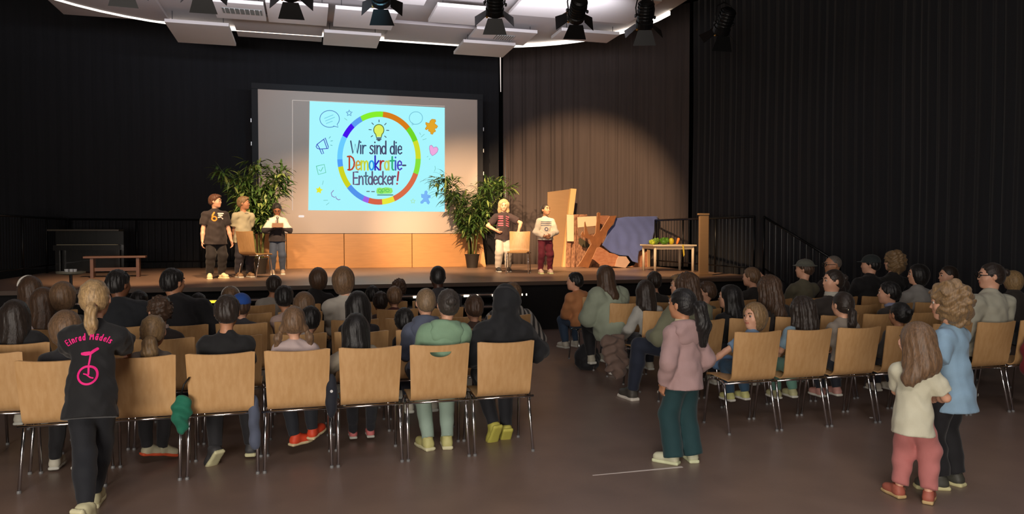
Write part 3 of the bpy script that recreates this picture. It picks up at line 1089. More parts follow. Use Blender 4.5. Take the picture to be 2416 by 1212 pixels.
def make_chair(slot=False):
    o = empty('stacking_chair')
    s = link_mesh('seat_shell', shell_mesh(slot), M_beech, o)
    s.data.set_sharp_from_angle(angle=math.radians(40))
    for sx in (-1, 1):
        bm = bmesh.new(); tube(bm, [(sx * .19, .26, .396), (sx * .205, .12, .393), (sx * .209, .09, .375), (sx * .215, .0, .012)], .0105, 8); build('leg', bm, M_chrome, o, smooth=True)
        bm = bmesh.new(); tube(bm, [(sx * .185, .27, .396), (sx * .2, .32, .388), (sx * .206, .335, .365), (sx * .214, .385, .012)], .0105, 8); build('leg', bm, M_chrome, o, smooth=True)
        for (fx, fy) in ((.215, 0), (.214, .385)):
            bm = bmesh.new(); lathe(bm, [(.013, 0), (.013, .010), (.011, .016)], (sx * fx, fy, 0), 10); build('foot_glide', bm, mat('clear_glide', (120, 120, 120), rough=.4), o)
    bm = bmesh.new()
    tube(bm, [(-.233, .045, .396), (.233, .045, .396)], .0085, 6)
    build('linking_bar', bm, M_chrome, o, smooth=True)
    return o


CHAIR = make_chair()
CHAIR_SLOT = make_chair(True)
_first = [True, True]


def chair(x, y, label, rz=0.0, z=0.0, group='beech stacking chairs of the audience', slot=False):
    if _first[slot]:
        o = CHAIR_SLOT if slot else CHAIR
        _first[slot] = False
    else:
        o = copy_tree(CHAIR_SLOT if slot else CHAIR)
    o.location = (x, y, z)
    o.rotation_euler = (0, 0, rz)
    o['label'] = label
    o['category'] = 'chair'
    o['group'] = group
    n = len(label.split())
    if n > 16:
        print('LABEL LENGTH', n, label)
    return o
# ------------------------------------------------------------------ things on the stage
M_leaf = mat('leaf_green', (84, 116, 58), rough=0.5, vary=0.35, scale=9, color2=(44, 74, 30))
M_leaf2 = mat('leaf_light', (136, 156, 86), rough=0.5, vary=0.3, scale=9)
M_cane = mat('cane_stem', (96, 104, 52), rough=0.55, vary=0.3, scale=20, stretch=(1, 1, 3))
M_pot = mat('plant_pot', (46, 40, 36), rough=0.6)
M_soil = mat('soil', (40, 30, 24), rough=.95)


def bamboo(loc, H, seed, label, spread, lean=0.0, canes=7, skew=0.0, k0=3, sy=.6, twig=.34):
    rnd = random.Random(seed)
    o = empty('potted_bamboo', loc, 0, label, 'potted plant', 'tall potted bamboos beside the screen')
    bm = bmesh.new(); lathe(bm, [(.12, 0), (.16, .27), (.175, .3), (.165, .31), (.15, .27)], n=22); pot = build('pot', bm, M_pot, o, smooth=True, auto=40)
    bm = bmesh.new(); lathe(bm, [(.15, .255), (.15, .27), (.02, .28)], n=18); build('soil', bm, M_soil, pot)
    lf = [bmesh.new(), bmesh.new()]
    for c in range(canes):
        a = 2 * PI * c / canes + rnd.uniform(-.3, .3)
        r0 = .05 + .05 * rnd.random()
        h = H * rnd.uniform(.72, 1.0)
        sp = spread * rnd.uniform(.35, 1.0)
        pts = []
        for k in range(11):
            t = k / 10
            q = t ** 2.1
            pts.append(Vector((math.cos(a) * (r0 + sp * q) + lean * q + skew * q * rnd.uniform(.9, 1.1), math.sin(a) * (r0 + sp * sy * q), .27 + (h - .27) * t - .12 * q * sp)))
        bm = bmesh.new(); tube(bm, pts, .014, 7, .005)
        for k in range(1, 9):
            p = pts[k]
            lathe(bm, [(.012, -.006), (.0165, 0), (.012, .006)], p, 7)
        build('cane', bm, M_cane, o, smooth=True)
        # leafy side twigs
        for k in range(k0, 11):
            for w in range(6):
                t = (k + rnd.random()) / 10
                if t > 1:
                    t = 1
                i = min(9, int(t * 10))
                p = pts[i] + (pts[i + 1] - pts[i]) * (t * 10 - i)
                b = rnd.uniform(0, 2 * PI)
                tw = Vector((math.cos(b), math.sin(b), rnd.uniform(.1, .8))).normalized() * rnd.uniform(.12, twig)
                for q in range(5):
                    s = p + tw * ((q + 1) / 5)
                    d = (tw.normalized() + Vector((rnd.uniform(-1, 1), rnd.uniform(-1, 1), rnd.uniform(-1.1, .25)))).normalized()
                    L = rnd.uniform(.14, .26)
                    wd = rnd.uniform(.016, .028)
                    sd = d.cross(Vector((rnd.uniform(-.3, .3), rnd.uniform(-.3, .3), 1))).normalized()
                    up = sd.cross(d)
                    b_ = lf[0 if rnd.random() < .7 else 1]
                    row = []
                    for (u, ww, dr) in ((0, .15, 0), (.25, .9, .0), (.55, 1, -.03), (.8, .6, -.1), (1, .05, -.2)):
                        m = s + d * (L * u) + Vector((0, 0, dr * L))
                        row.append((b_.verts.new(m - sd * wd * ww + up * .003), b_.verts.new(m), b_.verts.new(m + sd * wd * ww + up * .003)))
                    for x, y in zip(row[:-1], row[1:]):
                        b_.faces.new((x[0], x[1], y[1], y[0])); b_.faces.new((x[1], x[2], y[2], y[1]))
    build('foliage', lf[0], M_leaf, o, smooth=True)
    build('young_foliage', lf[1], M_leaf2, o, smooth=True)
    return o


pl = at_z(611, 646, SZ)
bamboo((pl.x, pl.y, SZ), 2.15, 3, 'tall bushy potted bamboo behind the boys at the screen\'s left side', .58, lean=-.06, canes=8, k0=4, sy=.3, twig=.28)
pr = at_z(1113, 631, SZ)
bamboo((pr.x, 16.45, SZ), 2.15, 12, 'tall potted bamboo right of the screen casting shadows onto it', .78, lean=.12, canes=8)

# stage chairs
lc = at_z(589, 656, SZ)
chair(lc.x - .04, lc.y - .05, 'empty wooden chair on the left of the stage, its seat towards the reading child', rz=math.radians(-44), z=SZ, group='chairs on the stage')
rc = at_z(1226, 643, SZ)
chair(rc.x, rc.y, 'empty wooden chair on the stage that the girl in black leans on', rz=math.radians(157), z=SZ, group='chairs on the stage')

# bench and keyboard stand on the dark left of the stage
M_dw = mat('dark_bench_wood', (96, 62, 44), rough=.45, vary=.2, scale=5, stretch=(1, 6, 6))
b0, b1 = at_z(238, 606, SZ + .42), at_z(328, 599, SZ + .42)
b = at_y(275, 603, 14.4)
o = empty('wooden_bench', (at_y(273, 603, 14.6).x, 14.6, SZ), math.radians(6), 'dark wooden bench standing on the unlit left side of the stage', 'bench')
bm = bmesh.new(); box(bm, (0, 0, .36), (.98, .34, .035), bevel=.006); build('seat', bm, M_dw, o)
for sx in (-.36, .36):
    bm = bmesh.new(); box(bm, (sx, 0, .17), (.05, .28, .34)); build('leg', bm, M_dw, o)
bm = bmesh.new(); box(bm, (0, 0, .14), (.7, .04, .06)); build('stretcher', bm, M_dw, o)
o = empty('upright_piano', (at_y(212, 600, 16.3).x, 16.3, SZ), 0, 'black piano with open lid in the dark left corner of the stage', 'piano')
M_piano = mat('piano_black', (20, 19, 18), rough=.25, coat=.5)
bm = bmesh.new(); box(bm, (0, .18, .42), (1.2, .3, .8)); box(bm, (0, -.06, .5), (1.16, .3, .1)); build('piano_case', bm, M_piano, o)
bm = bmesh.new(); box(bm, (-.05, -.02, .84), (1.24, .42, .03)); build('lid', bm, mat('piano_lid', (70, 62, 50), rough=.3), o)
bm = bmesh.new(); box(bm, (0, -.12, .557), (1.05, .14, .012)); build('keys', bm, mat('piano_keys', (150, 140, 110), rough=.4), o)
for sx in (-.52, .52):
    bm = bmesh.new(); box(bm, (sx, -.14, .23), (.07, .07, .46)); build('leg', bm, M_piano, o)
o = empty('tray', at_y(167, 640, 11.0)[:2] + (0,), 0, 'small pale tray with white cups on a dark stand, below the piano', 'tray')
tz = at_y(167, 648, 11.0).z
bm = bmesh.new(); lathe(bm, [(.08, tz), (.17, tz + .02), (.175, tz + .045), (.16, tz + .03), (.08, tz + .012)], n=20); build('tray_dish', bm, mat('tray_pale', (120, 116, 100), rough=.5), o)
for q, (dx, dy) in enumerate(((-.05, .0), (.0, .03), (.05, -.01), (.02, -.05))):
    bm = bmesh.new(); lathe(bm, [(.02, tz + .015), (.026, tz + .075), (.024, tz + .076), (.018, tz + .02)], (dx, dy, 0), 12); build('cup', bm, mat('cup_white', (210, 210, 210), rough=.4), o)
bm = bmesh.new(); tube(bm, [(0, 0, 0), (0, 0, tz)], .02, 8); lathe(bm, [(.16, 0), (.16, .02), (.02, .03)], n=16); build('stand', bm, M_steel, o)

# leaning boards
M_ply2 = mat('pale_ply', (146, 116, 82), rough=.6, vary=.08, scale=3, stretch=(1, 1, 6))
BYY = 16.4
o = empty('plywood_flat', (at_y(1315, 600, BYY).x, BYY, SZ), 0, 'tall tilted plywood scenery flat leaning behind the girl in the striped sweater', 'scenery board')
Pq = [at_y(*q, BYY) - Vector(o.location) for q in ((1292, 453), (1345, 446), (1330, 632), (1290, 633))]
bm = bmesh.new(); slab(bm, Pq, (0, 1, 0), .02); build('board', bm, M_ply2, o)
Pq = [at_y(*q, BYY - .03) - Vector(o.location) for q in ((1344, 445), (1357, 446), (1347, 506), (1341, 506), (1334, 632), (1325, 632))]
Pq = [at_y(*q, BYY - .03) - Vector(o.location) for q in ((1344, 445), (1357, 446), (1334, 631), (1324, 631))]
bm = bmesh.new(); slab(bm, Pq, (0, -1, 0), .09); build('side_batten', bm, mat('batten_light', (214, 178, 122), rough=.6), o)
p0 = at_z(1666, 651, SZ)
o = empty('wooden_post', (p0.x, p0.y + .1, SZ), 0, 'upright pale wooden plank standing at the right end of the stage', 'post')
bm = bmesh.new(); box(bm, (0, 0, .56), (.185, .05, 1.12), bevel=.006); box(bm, (-.01, 0, 1.13), (.21, .07, .03)); build('board', bm, M_ply2, o)
bm = bmesh.new(); box(bm, (0, .06, .02), (.26, .3, .04)); build('foot', bm, M_ply2, o)

# children's table with vegetables
M_wt = mat('white_table', (232, 214, 184), rough=.45)
TY0, TY1 = 13.45, 14.25
xa, xb = at_y(1541, 590, TY0).x, at_y(1628, 590, TY0).x
tz = .55
o = empty('low_table', ((xa + xb) / 2 + .12, (TY0 + TY1) / 2, SZ), math.radians(-6), 'low white square table carrying green vegetables on the right of the stage', 'table')
tw = .92
bm = bmesh.new(); box(bm, (0, 0, tz - .015), (tw, .8, .03), bevel=.005); build('tabletop', bm, M_wt, o)
for sx in (-1, 1):
    for sy in (-1, 1):
        bm = bmesh.new(); tube(bm, [(sx * (tw / 2 - .06), sy * .34, 0), (sx * (tw / 2 - .06), sy * .34, tz - .03)], .027, 10); build('leg', bm, M_wt, o, smooth=True)
bm = bmesh.new()
for sy in (-.34, .34):
    box(bm, (0, sy, tz - .06), (tw - .14, .02, .06))
for sx in (-1, 1):
    box(bm, (sx * (tw / 2 - .06), 0, tz - .06), (.02, .66, .06))
build('apron', bm, M_wt, o)
TOP = SZ + tz
tx = o.location.x
ty = o.location.y


def veg(kind, x, y, r, colr, label, seed=0, leafy=True, h=1.0):
    s = Sdf(.008 if r > .05 else .006)
    rnd = random.Random(seed)
    s.ell((0, 0, r * .8 * h), (r, r, r * .85 * h))
    if leafy:
        for q in range(9):
            a = rnd.uniform(0, 2 * PI)
            s.ell((math.cos(a) * r * .75, math.sin(a) * r * .75, r * h * rnd.uniform(.5, 1.4)), (r * .45, r * .45, r * .5 * h), k=.01)
    V, Q = s.mesh(disp=(lambda P: .006 * ksin(P, 70, seed)) if leafy else None, cuts=[((0, 0, 0.001), (0, 0, -1))])
    o = link_mesh(kind, np_mesh(kind, V, Q), mat(kind + '_skin' + str(colr[0]), colr, rough=.5, vary=.3, scale=40), None, loc=(x, y, TOP))
    return tag(o, label, kind.replace('_', ' '), 'vegetables on the low table')


veg('lettuce', tx - .40, ty - .1, .055, (190, 210, 60), 'small yellow-green lettuce at the left edge of the low table', 1)
veg('lettuce', tx - .27, ty + .05, .075, (120, 160, 60), 'leafy pale green lettuce on the left half of the low table', 2)
veg('cabbage', tx - .09, ty - .02, .085, (86, 140, 36), 'large round green cabbage in the middle of the low table', 3)
veg('yellow_pepper', tx + .07, ty - .02, .055, (215, 200, 50), 'yellow-green pepper between cabbage and carrot on the low table', 4, leafy=False, h=1.5)
bm = bmesh.new(); lathe(bm, [(.008, 0), (.022, .03), (.03, .12), (.02, .135)], (0, 0, 0), 14, Matrix.Rotation(math.radians(20), 4, 'Y'))
tag(build('carrot', bm, mat('carrot_orange', (240, 140, 60), rough=.5), None, True, (tx + .15, ty - .1, TOP + .006)), 'orange carrot standing right of the yellow-green pepper on the low table', 'carrot', 'vegetables on the low table')
bm = bmesh.new()
slab(bm, [(0, 0, 0), (.03, 0, 0), (.055, 0, -.2), (.03, 0, -.24), (.015, 0, -.12)], (0, -1, 0), .006)
tag(build('yellow_ribbon', bm, mat('ribbon_yellow', (235, 205, 70), rough=.6), None, False, (tx + .10, ty - .42, TOP)), 'yellow strip hanging down over the front edge of the low table', 'ribbon')

# cardboard scenery (painted cut-outs leaning on each other) and the blue cloth
M_bark = mat('painted_bark', (134, 84, 46), rough=.8, vary=.3, scale=7, color2=(112, 68, 36))
M_cedge = mat('cardboard_edge', (226, 176, 134), rough=.8)
M_brick = mat('painted_bricks', (160, 112, 84), rough=.85, vary=.3, scale=9, stretch=(1, 1, 2.4), color2=(142, 88, 60))
M_spot = mat('painted_camouflage', (184, 136, 104), rough=.85, scale=16, color2=(96, 60, 42), stretch=(1.6, 1, .7))
M_paper = mat('cream_paper', (220, 202, 166), rough=.8)
M_card = mat('grey_card', (176, 148, 130), rough=.85, vary=.15, scale=5)


def Z2(cx, cy):       # crop of the photo (1320..1560 x 480..660 shown 6.733 times larger) -> photo pixels
    return (1320 + cx / 6.733, 480 + cy / 6.733)


def cutout(name, pts, y, m, label, cat='scenery cut-out', t=.02, edge=None, holes=None, group='painted cardboard scenery', extra=()):
    P = [at_y(*Z2(*q), y) for q in pts]
    zmin = min(p.z for p in P)
    base = Vector((sum(p.x for p in P) / len(P), y, min(zmin, SZ) if zmin < SZ + .06 else zmin))
    base.z = max(base.z, SZ)
    o = empty(name, base, 0, label, cat, group)
    bm = bmesh.new()
    slab(bm, [Vector((p.x, y, max(p.z, SZ + .001))) - base for p in P], (0, 1, 0), t)
    ob = build('panel', bm, [m, edge or M_cedge], o)
    for p in ob.data.polygons:
        if abs(p.normal.y) < .5:
            p.material_index = 1
    for (nm, q, mm, dy) in extra:
        P2_ = [at_y(*Z2(*w), y - dy) - base for w in q]
        bm = bmesh.new(); slab(bm, P2_, (0, 1, 0), .006)
        build(nm, bm, mm, o)
    return o


cutout('painted_wall_flat', [(118, 172), (440, 172), (440, 200), (600, 200), (600, 215), (790, 190), (790, 1000), (100, 1012)], 16.15, M_spot,
       'brown and cream mottled cardboard wall at the back of the scenery pile', extra=[
           ('paper_sheet', [(285, 215), (585, 200), (585, 352), (290, 380)], M_paper, .012),
           ('painted_bricks', [(640, 190), (790, 190), (795, 330), (650, 330)], M_brick, .012),
           ('dark_patch', [(300, 560), (330, 540), (420, 600), (490, 660), (470, 700), (380, 700), (310, 640)], mat('dark_green_paint', (74, 66, 46), rough=.85), .012),
           ('grey_patch', [(290, 400), (400, 370), (575, 380), (575, 470), (430, 500), (300, 520)], mat('grey_brown_paint', (132, 104, 84), rough=.85), .010)])
cutout('bark_post', [(205, 172), (268, 175), (262, 600), (240, 1015), (190, 1015), (215, 600)], 16.0, M_spot, 'narrow cardboard post painted with cream and brown bark at the left of the scenery')
cutout('bark_post', [(112, 600), (190, 600), (172, 1010), (98, 1012)], 15.98, M_spot, 'short bark-painted cardboard strip under the cream paper on the far left')
cutout('cream_board', [(118, 175), (228, 178), (228, 600), (122, 598)], 15.9, M_paper, 'tall blank cream board hanging left on the scenery pile', edge=M_paper)
cutout('painted_tree', [(625, 138), (650, 150), (640, 420), (650, 440), (800, 200), (905, 190), (870, 300), (770, 430), (700, 560), (640, 680), (520, 885), (460, 1052), (290, 995), (345, 920), (420, 790),
                        (470, 700), (510, 640), (480, 560), (440, 555), (360, 520), (345, 490), (370, 440), (400, 500), (400, 300), (410, 285), (440, 420), (465, 490), (540, 520), (575, 470), (600, 200), (600, 150)],
       15.6, M_bark, 'brown painted cardboard tree with forked branches leaning in the scenery', t=.03)
cutout('painted_rock', [(600, 700), (650, 690), (720, 730), (790, 780), (880, 800), (940, 830), (900, 900), (880, 1000), (640, 970), (560, 900), (520, 880)], 15.45, M_brick, 'reddish brown brick-painted cardboard piece lying below the blue cloth')
cutout('grey_rock', [(940, 835), (1060, 840), (1120, 930), (1050, 1075), (880, 1000), (905, 900)], 15.42, M_card, 'small grey-brown cardboard piece tilted at the foot of the blue cloth')
cutout('brick_wall_flat', [(1240, 755), (1400, 760), (1400, 1085), (1100, 1075), (1190, 980), (1240, 900)], 15.8, M_brick, 'low brick-painted cardboard wall beside the white table')
cutout('table_batten', [(1395, 730), (1440, 740), (1440, 1085), (1400, 1085)], 15.75, M_ply2, 'narrow upright wooden batten right of the low brick-painted wall')

# blue cloth thrown over a dark clothes rack
rk = empty('scenery_rack', (at_y(1490, 560, 15.95).x, 15.95, SZ), 0, 'dark metal rack under the blue cloth', 'rack')
ra, rb = at_y(1452, 512, 15.95), at_y(1552, 511, 15.95)
bm = bmesh.new()
L0 = Vector(rk.location)
for p in (ra, rb):
    tube(bm, [Vector((p.x, 15.95, SZ)) - L0, Vector((p.x, 15.95, p.z - .03)) - L0], .016, 8)
    tube(bm, [Vector((p.x, 15.75, SZ + .016)) - L0, Vector((p.x, 16.05, SZ + .016)) - L0], .016, 8)
tube(bm, [ra - L0 - Vector((0, 0, .03)), rb - L0 - Vector((0, 0, .03))], .016, 8)
build('rack_frame', bm, M_steel, rk, smooth=True)
OUT = [(870, 240), (1060, 210), (1570, 200), (1578, 240), (1480, 580), (1345, 700), (1240, 760), (1215, 945), (1120, 915), (1065, 830), (930, 820), (800, 770), (670, 660), (800, 400), (885, 330)]
P = [at_y(*Z2(*q), 15.7) for q in OUT]
bm = bmesh.new()
vs = [bm.verts.new(p) for p in P]
for tri in tessellate_polygon([P]):
    bm.faces.new([vs[i] for i in tri])
for _ in range(6):
    bmesh.ops.subdivide_edges(bm, edges=[e for e in bm.edges if e.calc_length() > .05], cuts=1, use_grid_fill=False)
    bmesh.ops.triangulate(bm, faces=bm.faces[:])
c0_ = P[4]
for v in bm.verts:
    x, z = v.co.x, v.co.z
    u = (x - P[0].x) * .8 + (z - 1.6) * .45
    v.co.y += .018 * math.sin(u * 9 + 2.5 * math.sin(z * 4 + x * 2)) + .008 * math.sin(x * 23 + z * 9 + 2 * math.sin(z * 7)) - .18 * max(0, 1.75 - z) + .05
tag(build('blue_cloth', bm, mat('blue_fabric', (82, 96, 152), rough=.85, vary=.12, scale=6, sheen=.3), smooth=True), 'large crumpled blue cloth draped over the rack among the scenery', 'cloth')
bpy.data.objects['blue_cloth'].modifiers.new('t', 'SOLIDIFY').thickness = .01

# ------------------------------------------------------------------ bags and coats among the audience, marks on the floor
def bundle(name, loc, prims, colr, label, cat, wr=.008, wf=30, h=.009, extra=None, rz=0.0):
    s = Sdf(h)
    for q in prims:
        s.ell(q[0], q[1], k=.04)
    V, Q = s.mesh(disp=lambda X: wr * ksin(X, wf, len(label)), cuts=[((0, 0, .001 - loc[2]), (0, 0, -1))])
    o = link_mesh(name, np_mesh(name, V, Q), mat(name + '_%d_%d' % colr[:2], colr, rough=.8, vary=.25, scale=9, sheen=.1), None, loc=loc)
    o.rotation_euler = (0, 0, rz)
    tag(o, label, cat)
    if extra:
        bm = bmesh.new(); tube(bm, extra, .006, 6); build('strap', bm, M_lamp, o, smooth=True)
    return o


q = at_y(426, 960, 5.02)
bundle('drawstring_bag', (q.x, 5.03, q.z - .08), [((0, 0, .10), (.052, .03, .06)), ((.005, 0, .03), (.054, .035, .08)), ((.0, 0, -.04), (.034, .025, .05))], (20, 110, 84), 'green drawstring bag hanging between the second and third rear chairs', 'bag', wr=.010, wf=40, extra=[(0, 0, .15), (.02, .0, .22), (.05, .02, .26)])
q = at_y(600, 1000, 5.12)
bundle('hanging_sleeve', (q.x, 5.14, q.z), [((0, 0, .1), (.03, .03, .09)), ((.0, 0, -.04), (.033, .03, .12)), ((.008, 0, -.12), (.026, .026, .05))], (84, 92, 112), 'grey-blue jacket sleeve hanging down beside the boy in the black T-shirt', 'jacket', wr=.004)
q = at_y(782, 925, 5.08)
o = bundle('dark_bag', (q.x, 5.10, q.z - .03), [((0, 0, .05), (.04, .03, .1)), ((.0, 0, -.06), (.035, .03, .09))], (24, 28, 40), 'dark blue bag with a round white clasp hanging between two rear chairs', 'bag', wr=.004)
bm = bmesh.new(); lathe(bm, [(.0095, -.003), (.010, 0), (.0095, .003)], (0, -.036, .04), 14, Matrix.Rotation(PI / 2, 4, 'X')); build('clasp', bm, mat('cup_white', (210, 210, 210)), o)
q = at_y(1450, 850, 6.62)
bundle('brown_coat', (q.x, 6.62, .36), [((-.02, 0, .18), (.12, .06, .07)), ((-.01, 0, .06), (.11, .06, .14)), ((.05, 0, -.06), (.10, .05, .13)), ((-.06, 0, -.03), (.04, .04, .12))], (104, 84, 74), 'brown coat hanging over the back of an aisle chair in the right block', 'coat', wr=.016, wf=34)
q = at_z(1395, 880, 0.0)
bundle('black_backpack', (q.x + .05, q.y + .25, 0.0), [((0, 0, .13), (.15, .11, .17)), ((0, -.08, .10), (.11, .06, .10))], (18, 19, 24), 'black backpack on the floor under the coated woman\'s chair', 'backpack')
q = at_z(1448, 884, 0.0)
bundle('crumpled_paper', (q.x, q.y, 0.0), [((0, 0, .02), (.06, .03, .025)), ((.06, .01, .015), (.05, .03, .02))], (196, 192, 184), 'small crumpled white tissue lying on the floor beside the brown coat', 'paper')
q = at_y(1708, 852, 5.62)
bundle('blue_jacket', (q.x, 5.62, q.z - .02), [((0, 0, .0), (.10, .11, .055)), ((.05, .03, .02), (.08, .08, .05))], (92, 128, 168), 'light blue garment lying on the lap beside the girl looking back', 'jacket', wr=.010)
q = at_y(2426, 840, 4.98)
bundle('red_jacket', (q.x, 4.98, q.z - .05), [((0, 0, .1), (.07, .05, .12)), ((.02, 0, -.05), (.06, .05, .12))], (120, 22, 32), 'dark red jacket hanging at the right edge behind the last chair', 'jacket', wr=.016, wf=26)
a_, b_ = at_z(1398, 1121, 0), at_z(1610, 1101, 0)
bm = bmesh.new()
d_ = (b_ - a_).normalized()
n_ = Vector((-d_.y, d_.x, 0)) * .011
f = bm.faces.new([bm.verts.new(p + Vector((0, 0, .0015))) for p in (a_ - n_ * .4, b_ - n_, b_ + n_, a_ + n_ * .4)])
r_ = bmesh.ops.extrude_face_region(bm, geom=[f])
bmesh.ops.translate(bm, vec=(0, 0, -.0014), verts=[v for v in r_['geom'] if isinstance(v, bmesh.types.BMVert)])
tag(build('floor_tape', bm, mat('floor_tape_white', (214, 204, 196), rough=.5)), 'thin worn white tape line on the floor by the pink-hooded girl\'s shoes', 'tape')
for (px, py, lab) in ((2055, 985, 'tiny white scrap of paper on the floor under the right rear chairs'), (2197, 1016, 'tiny pale scrap on the floor beside the small child\'s trousers')):
    q = at_z(px, py, 0.0)
    bm = bmesh.new(); slab(bm, [q + Vector((dx, dy, .0005)) for dx, dy in ((-.015, -.008), (.01, -.012), (.018, .004), (.0, .012), (-.012, .006))], (0, 0, 1), .004)
    tag(build('paper_scrap', bm, mat('cup_white', (210, 210, 210))), lab, 'paper scrap')
# ------------------------------------------------------------------ people
SKIN = {
    'fair': mat('skin_fair', (226, 172, 142), rough=.5, vary=.06, scale=12),
    'tan': mat('skin_tan', (196, 140, 106), rough=.5, vary=.06, scale=12),
    'brown': mat('skin_brown', (128, 84, 60), rough=.5, vary=.06, scale=12),
    'dark': mat('skin_dark', (72, 46, 36), rough=.45, vary=.06, scale=12),
}
M_lips = mat('lips', (200, 128, 108), rough=.45)
M_eyew = mat('eye_white', (190, 180, 172), rough=.25)
M_iris = mat('iris_dark', (40, 28, 22), rough=.2)
HAIRC = {
    'black': (22, 19, 18), 'dbrown': (48, 36, 28), 'brown': (86, 62, 44), 'lbrown': (128, 98, 70), 'blond': (188, 154, 106), 'dblond': (150, 120, 82), 'grey': (120, 112, 104), 'silver': (150, 140, 122),
    'fairb': (206, 176, 130), 'darkgrey': (66, 58, 52), 'auburn': (104, 64, 42), 'stub': (150, 124, 94)}


def hairmat(c):
    a = HAIRC[c]
    b = tuple(int(v * .7) for v in a)
    return mat('hair_' + c, a, rough=.5, scale=26, stretch=(5, 5, .9), color2=b, bump=.25, bscale=30, sheen=.1)


def cloth(c, pattern=None):
    nm = 'cloth_%d_%d_%d_%s' % (c[0], c[1], c[2], pattern[0] if pattern else '')
    if pattern:
        return mat(nm, c, rough=.85, wave=pattern[1], sheen=.1)
    return mat(nm, c, rough=.85, vary=.12, scale=7, bump=.12, bscale=120, sheen=.1)


def ik(a, c, l1, l2, pole):
    a, c, pole = np.array(a, float), np.array(c, float), np.array(pole, float)
    v = c - a
    d = np.linalg.norm(v)
    dm = min(d, (l1 + l2) * .995)
    u = v / max(d, 1e-6)
    c = a + u * dm
    x = (l1 * l1 - l2 * l2 + dm * dm) / (2 * dm)
    hgt = math.sqrt(max(0, l1 * l1 - x * x))
    p = pole - u * (pole @ u)
    p = p / max(np.linalg.norm(p), 1e-6)
    return a + u * x + p * hgt, c


def hand(s, W, u, n, size, curl=.5, side=1, r=.0075):
    """palm and five fingers; u: wrist->finger direction, n: out of the palm"""
    u = u / np.linalg.norm(u)
    n = n - u * (n @ u)
    n = n / np.linalg.norm(n)
    v = np.cross(u, n) * side
    R = np.stack([v, u, n], 1)
    pl = size * .52
    s.rbox(W + u * pl * .5, (size * .20, pl * .55, size * .085), size * .07, R=R, k=.012)
    for i, (o, L) in enumerate(((-1.5, .40), (-.5, .47), (.5, .50), (1.5, .43))):
        b = W + u * pl * .92 + v * (o * size * .105)
        c1 = curl * .8
        m = b + (u * math.cos(c1) + n * math.sin(c1)) * size * L * .5
        e = m + (u * math.cos(c1 * 2.4) + n * math.sin(c1 * 2.4)) * size * L * .5
        s.cap(b, m, r, r * .95, k=.004)
        s.cap(m, e, r * .95, r * .8, k=.004)
    b = W + u * pl * .25 + v * (size * .18)
    m = b + (u * .6 + v * .75 + n * .3) * size * .2
    e = m + (u * .85 + v * .15 + n * .45) * size * .2
    s.cap(b, m, r * 1.25, r * 1.1, k=.006)
    s.cap(m, e, r * 1.1, r * .9, k=.004)


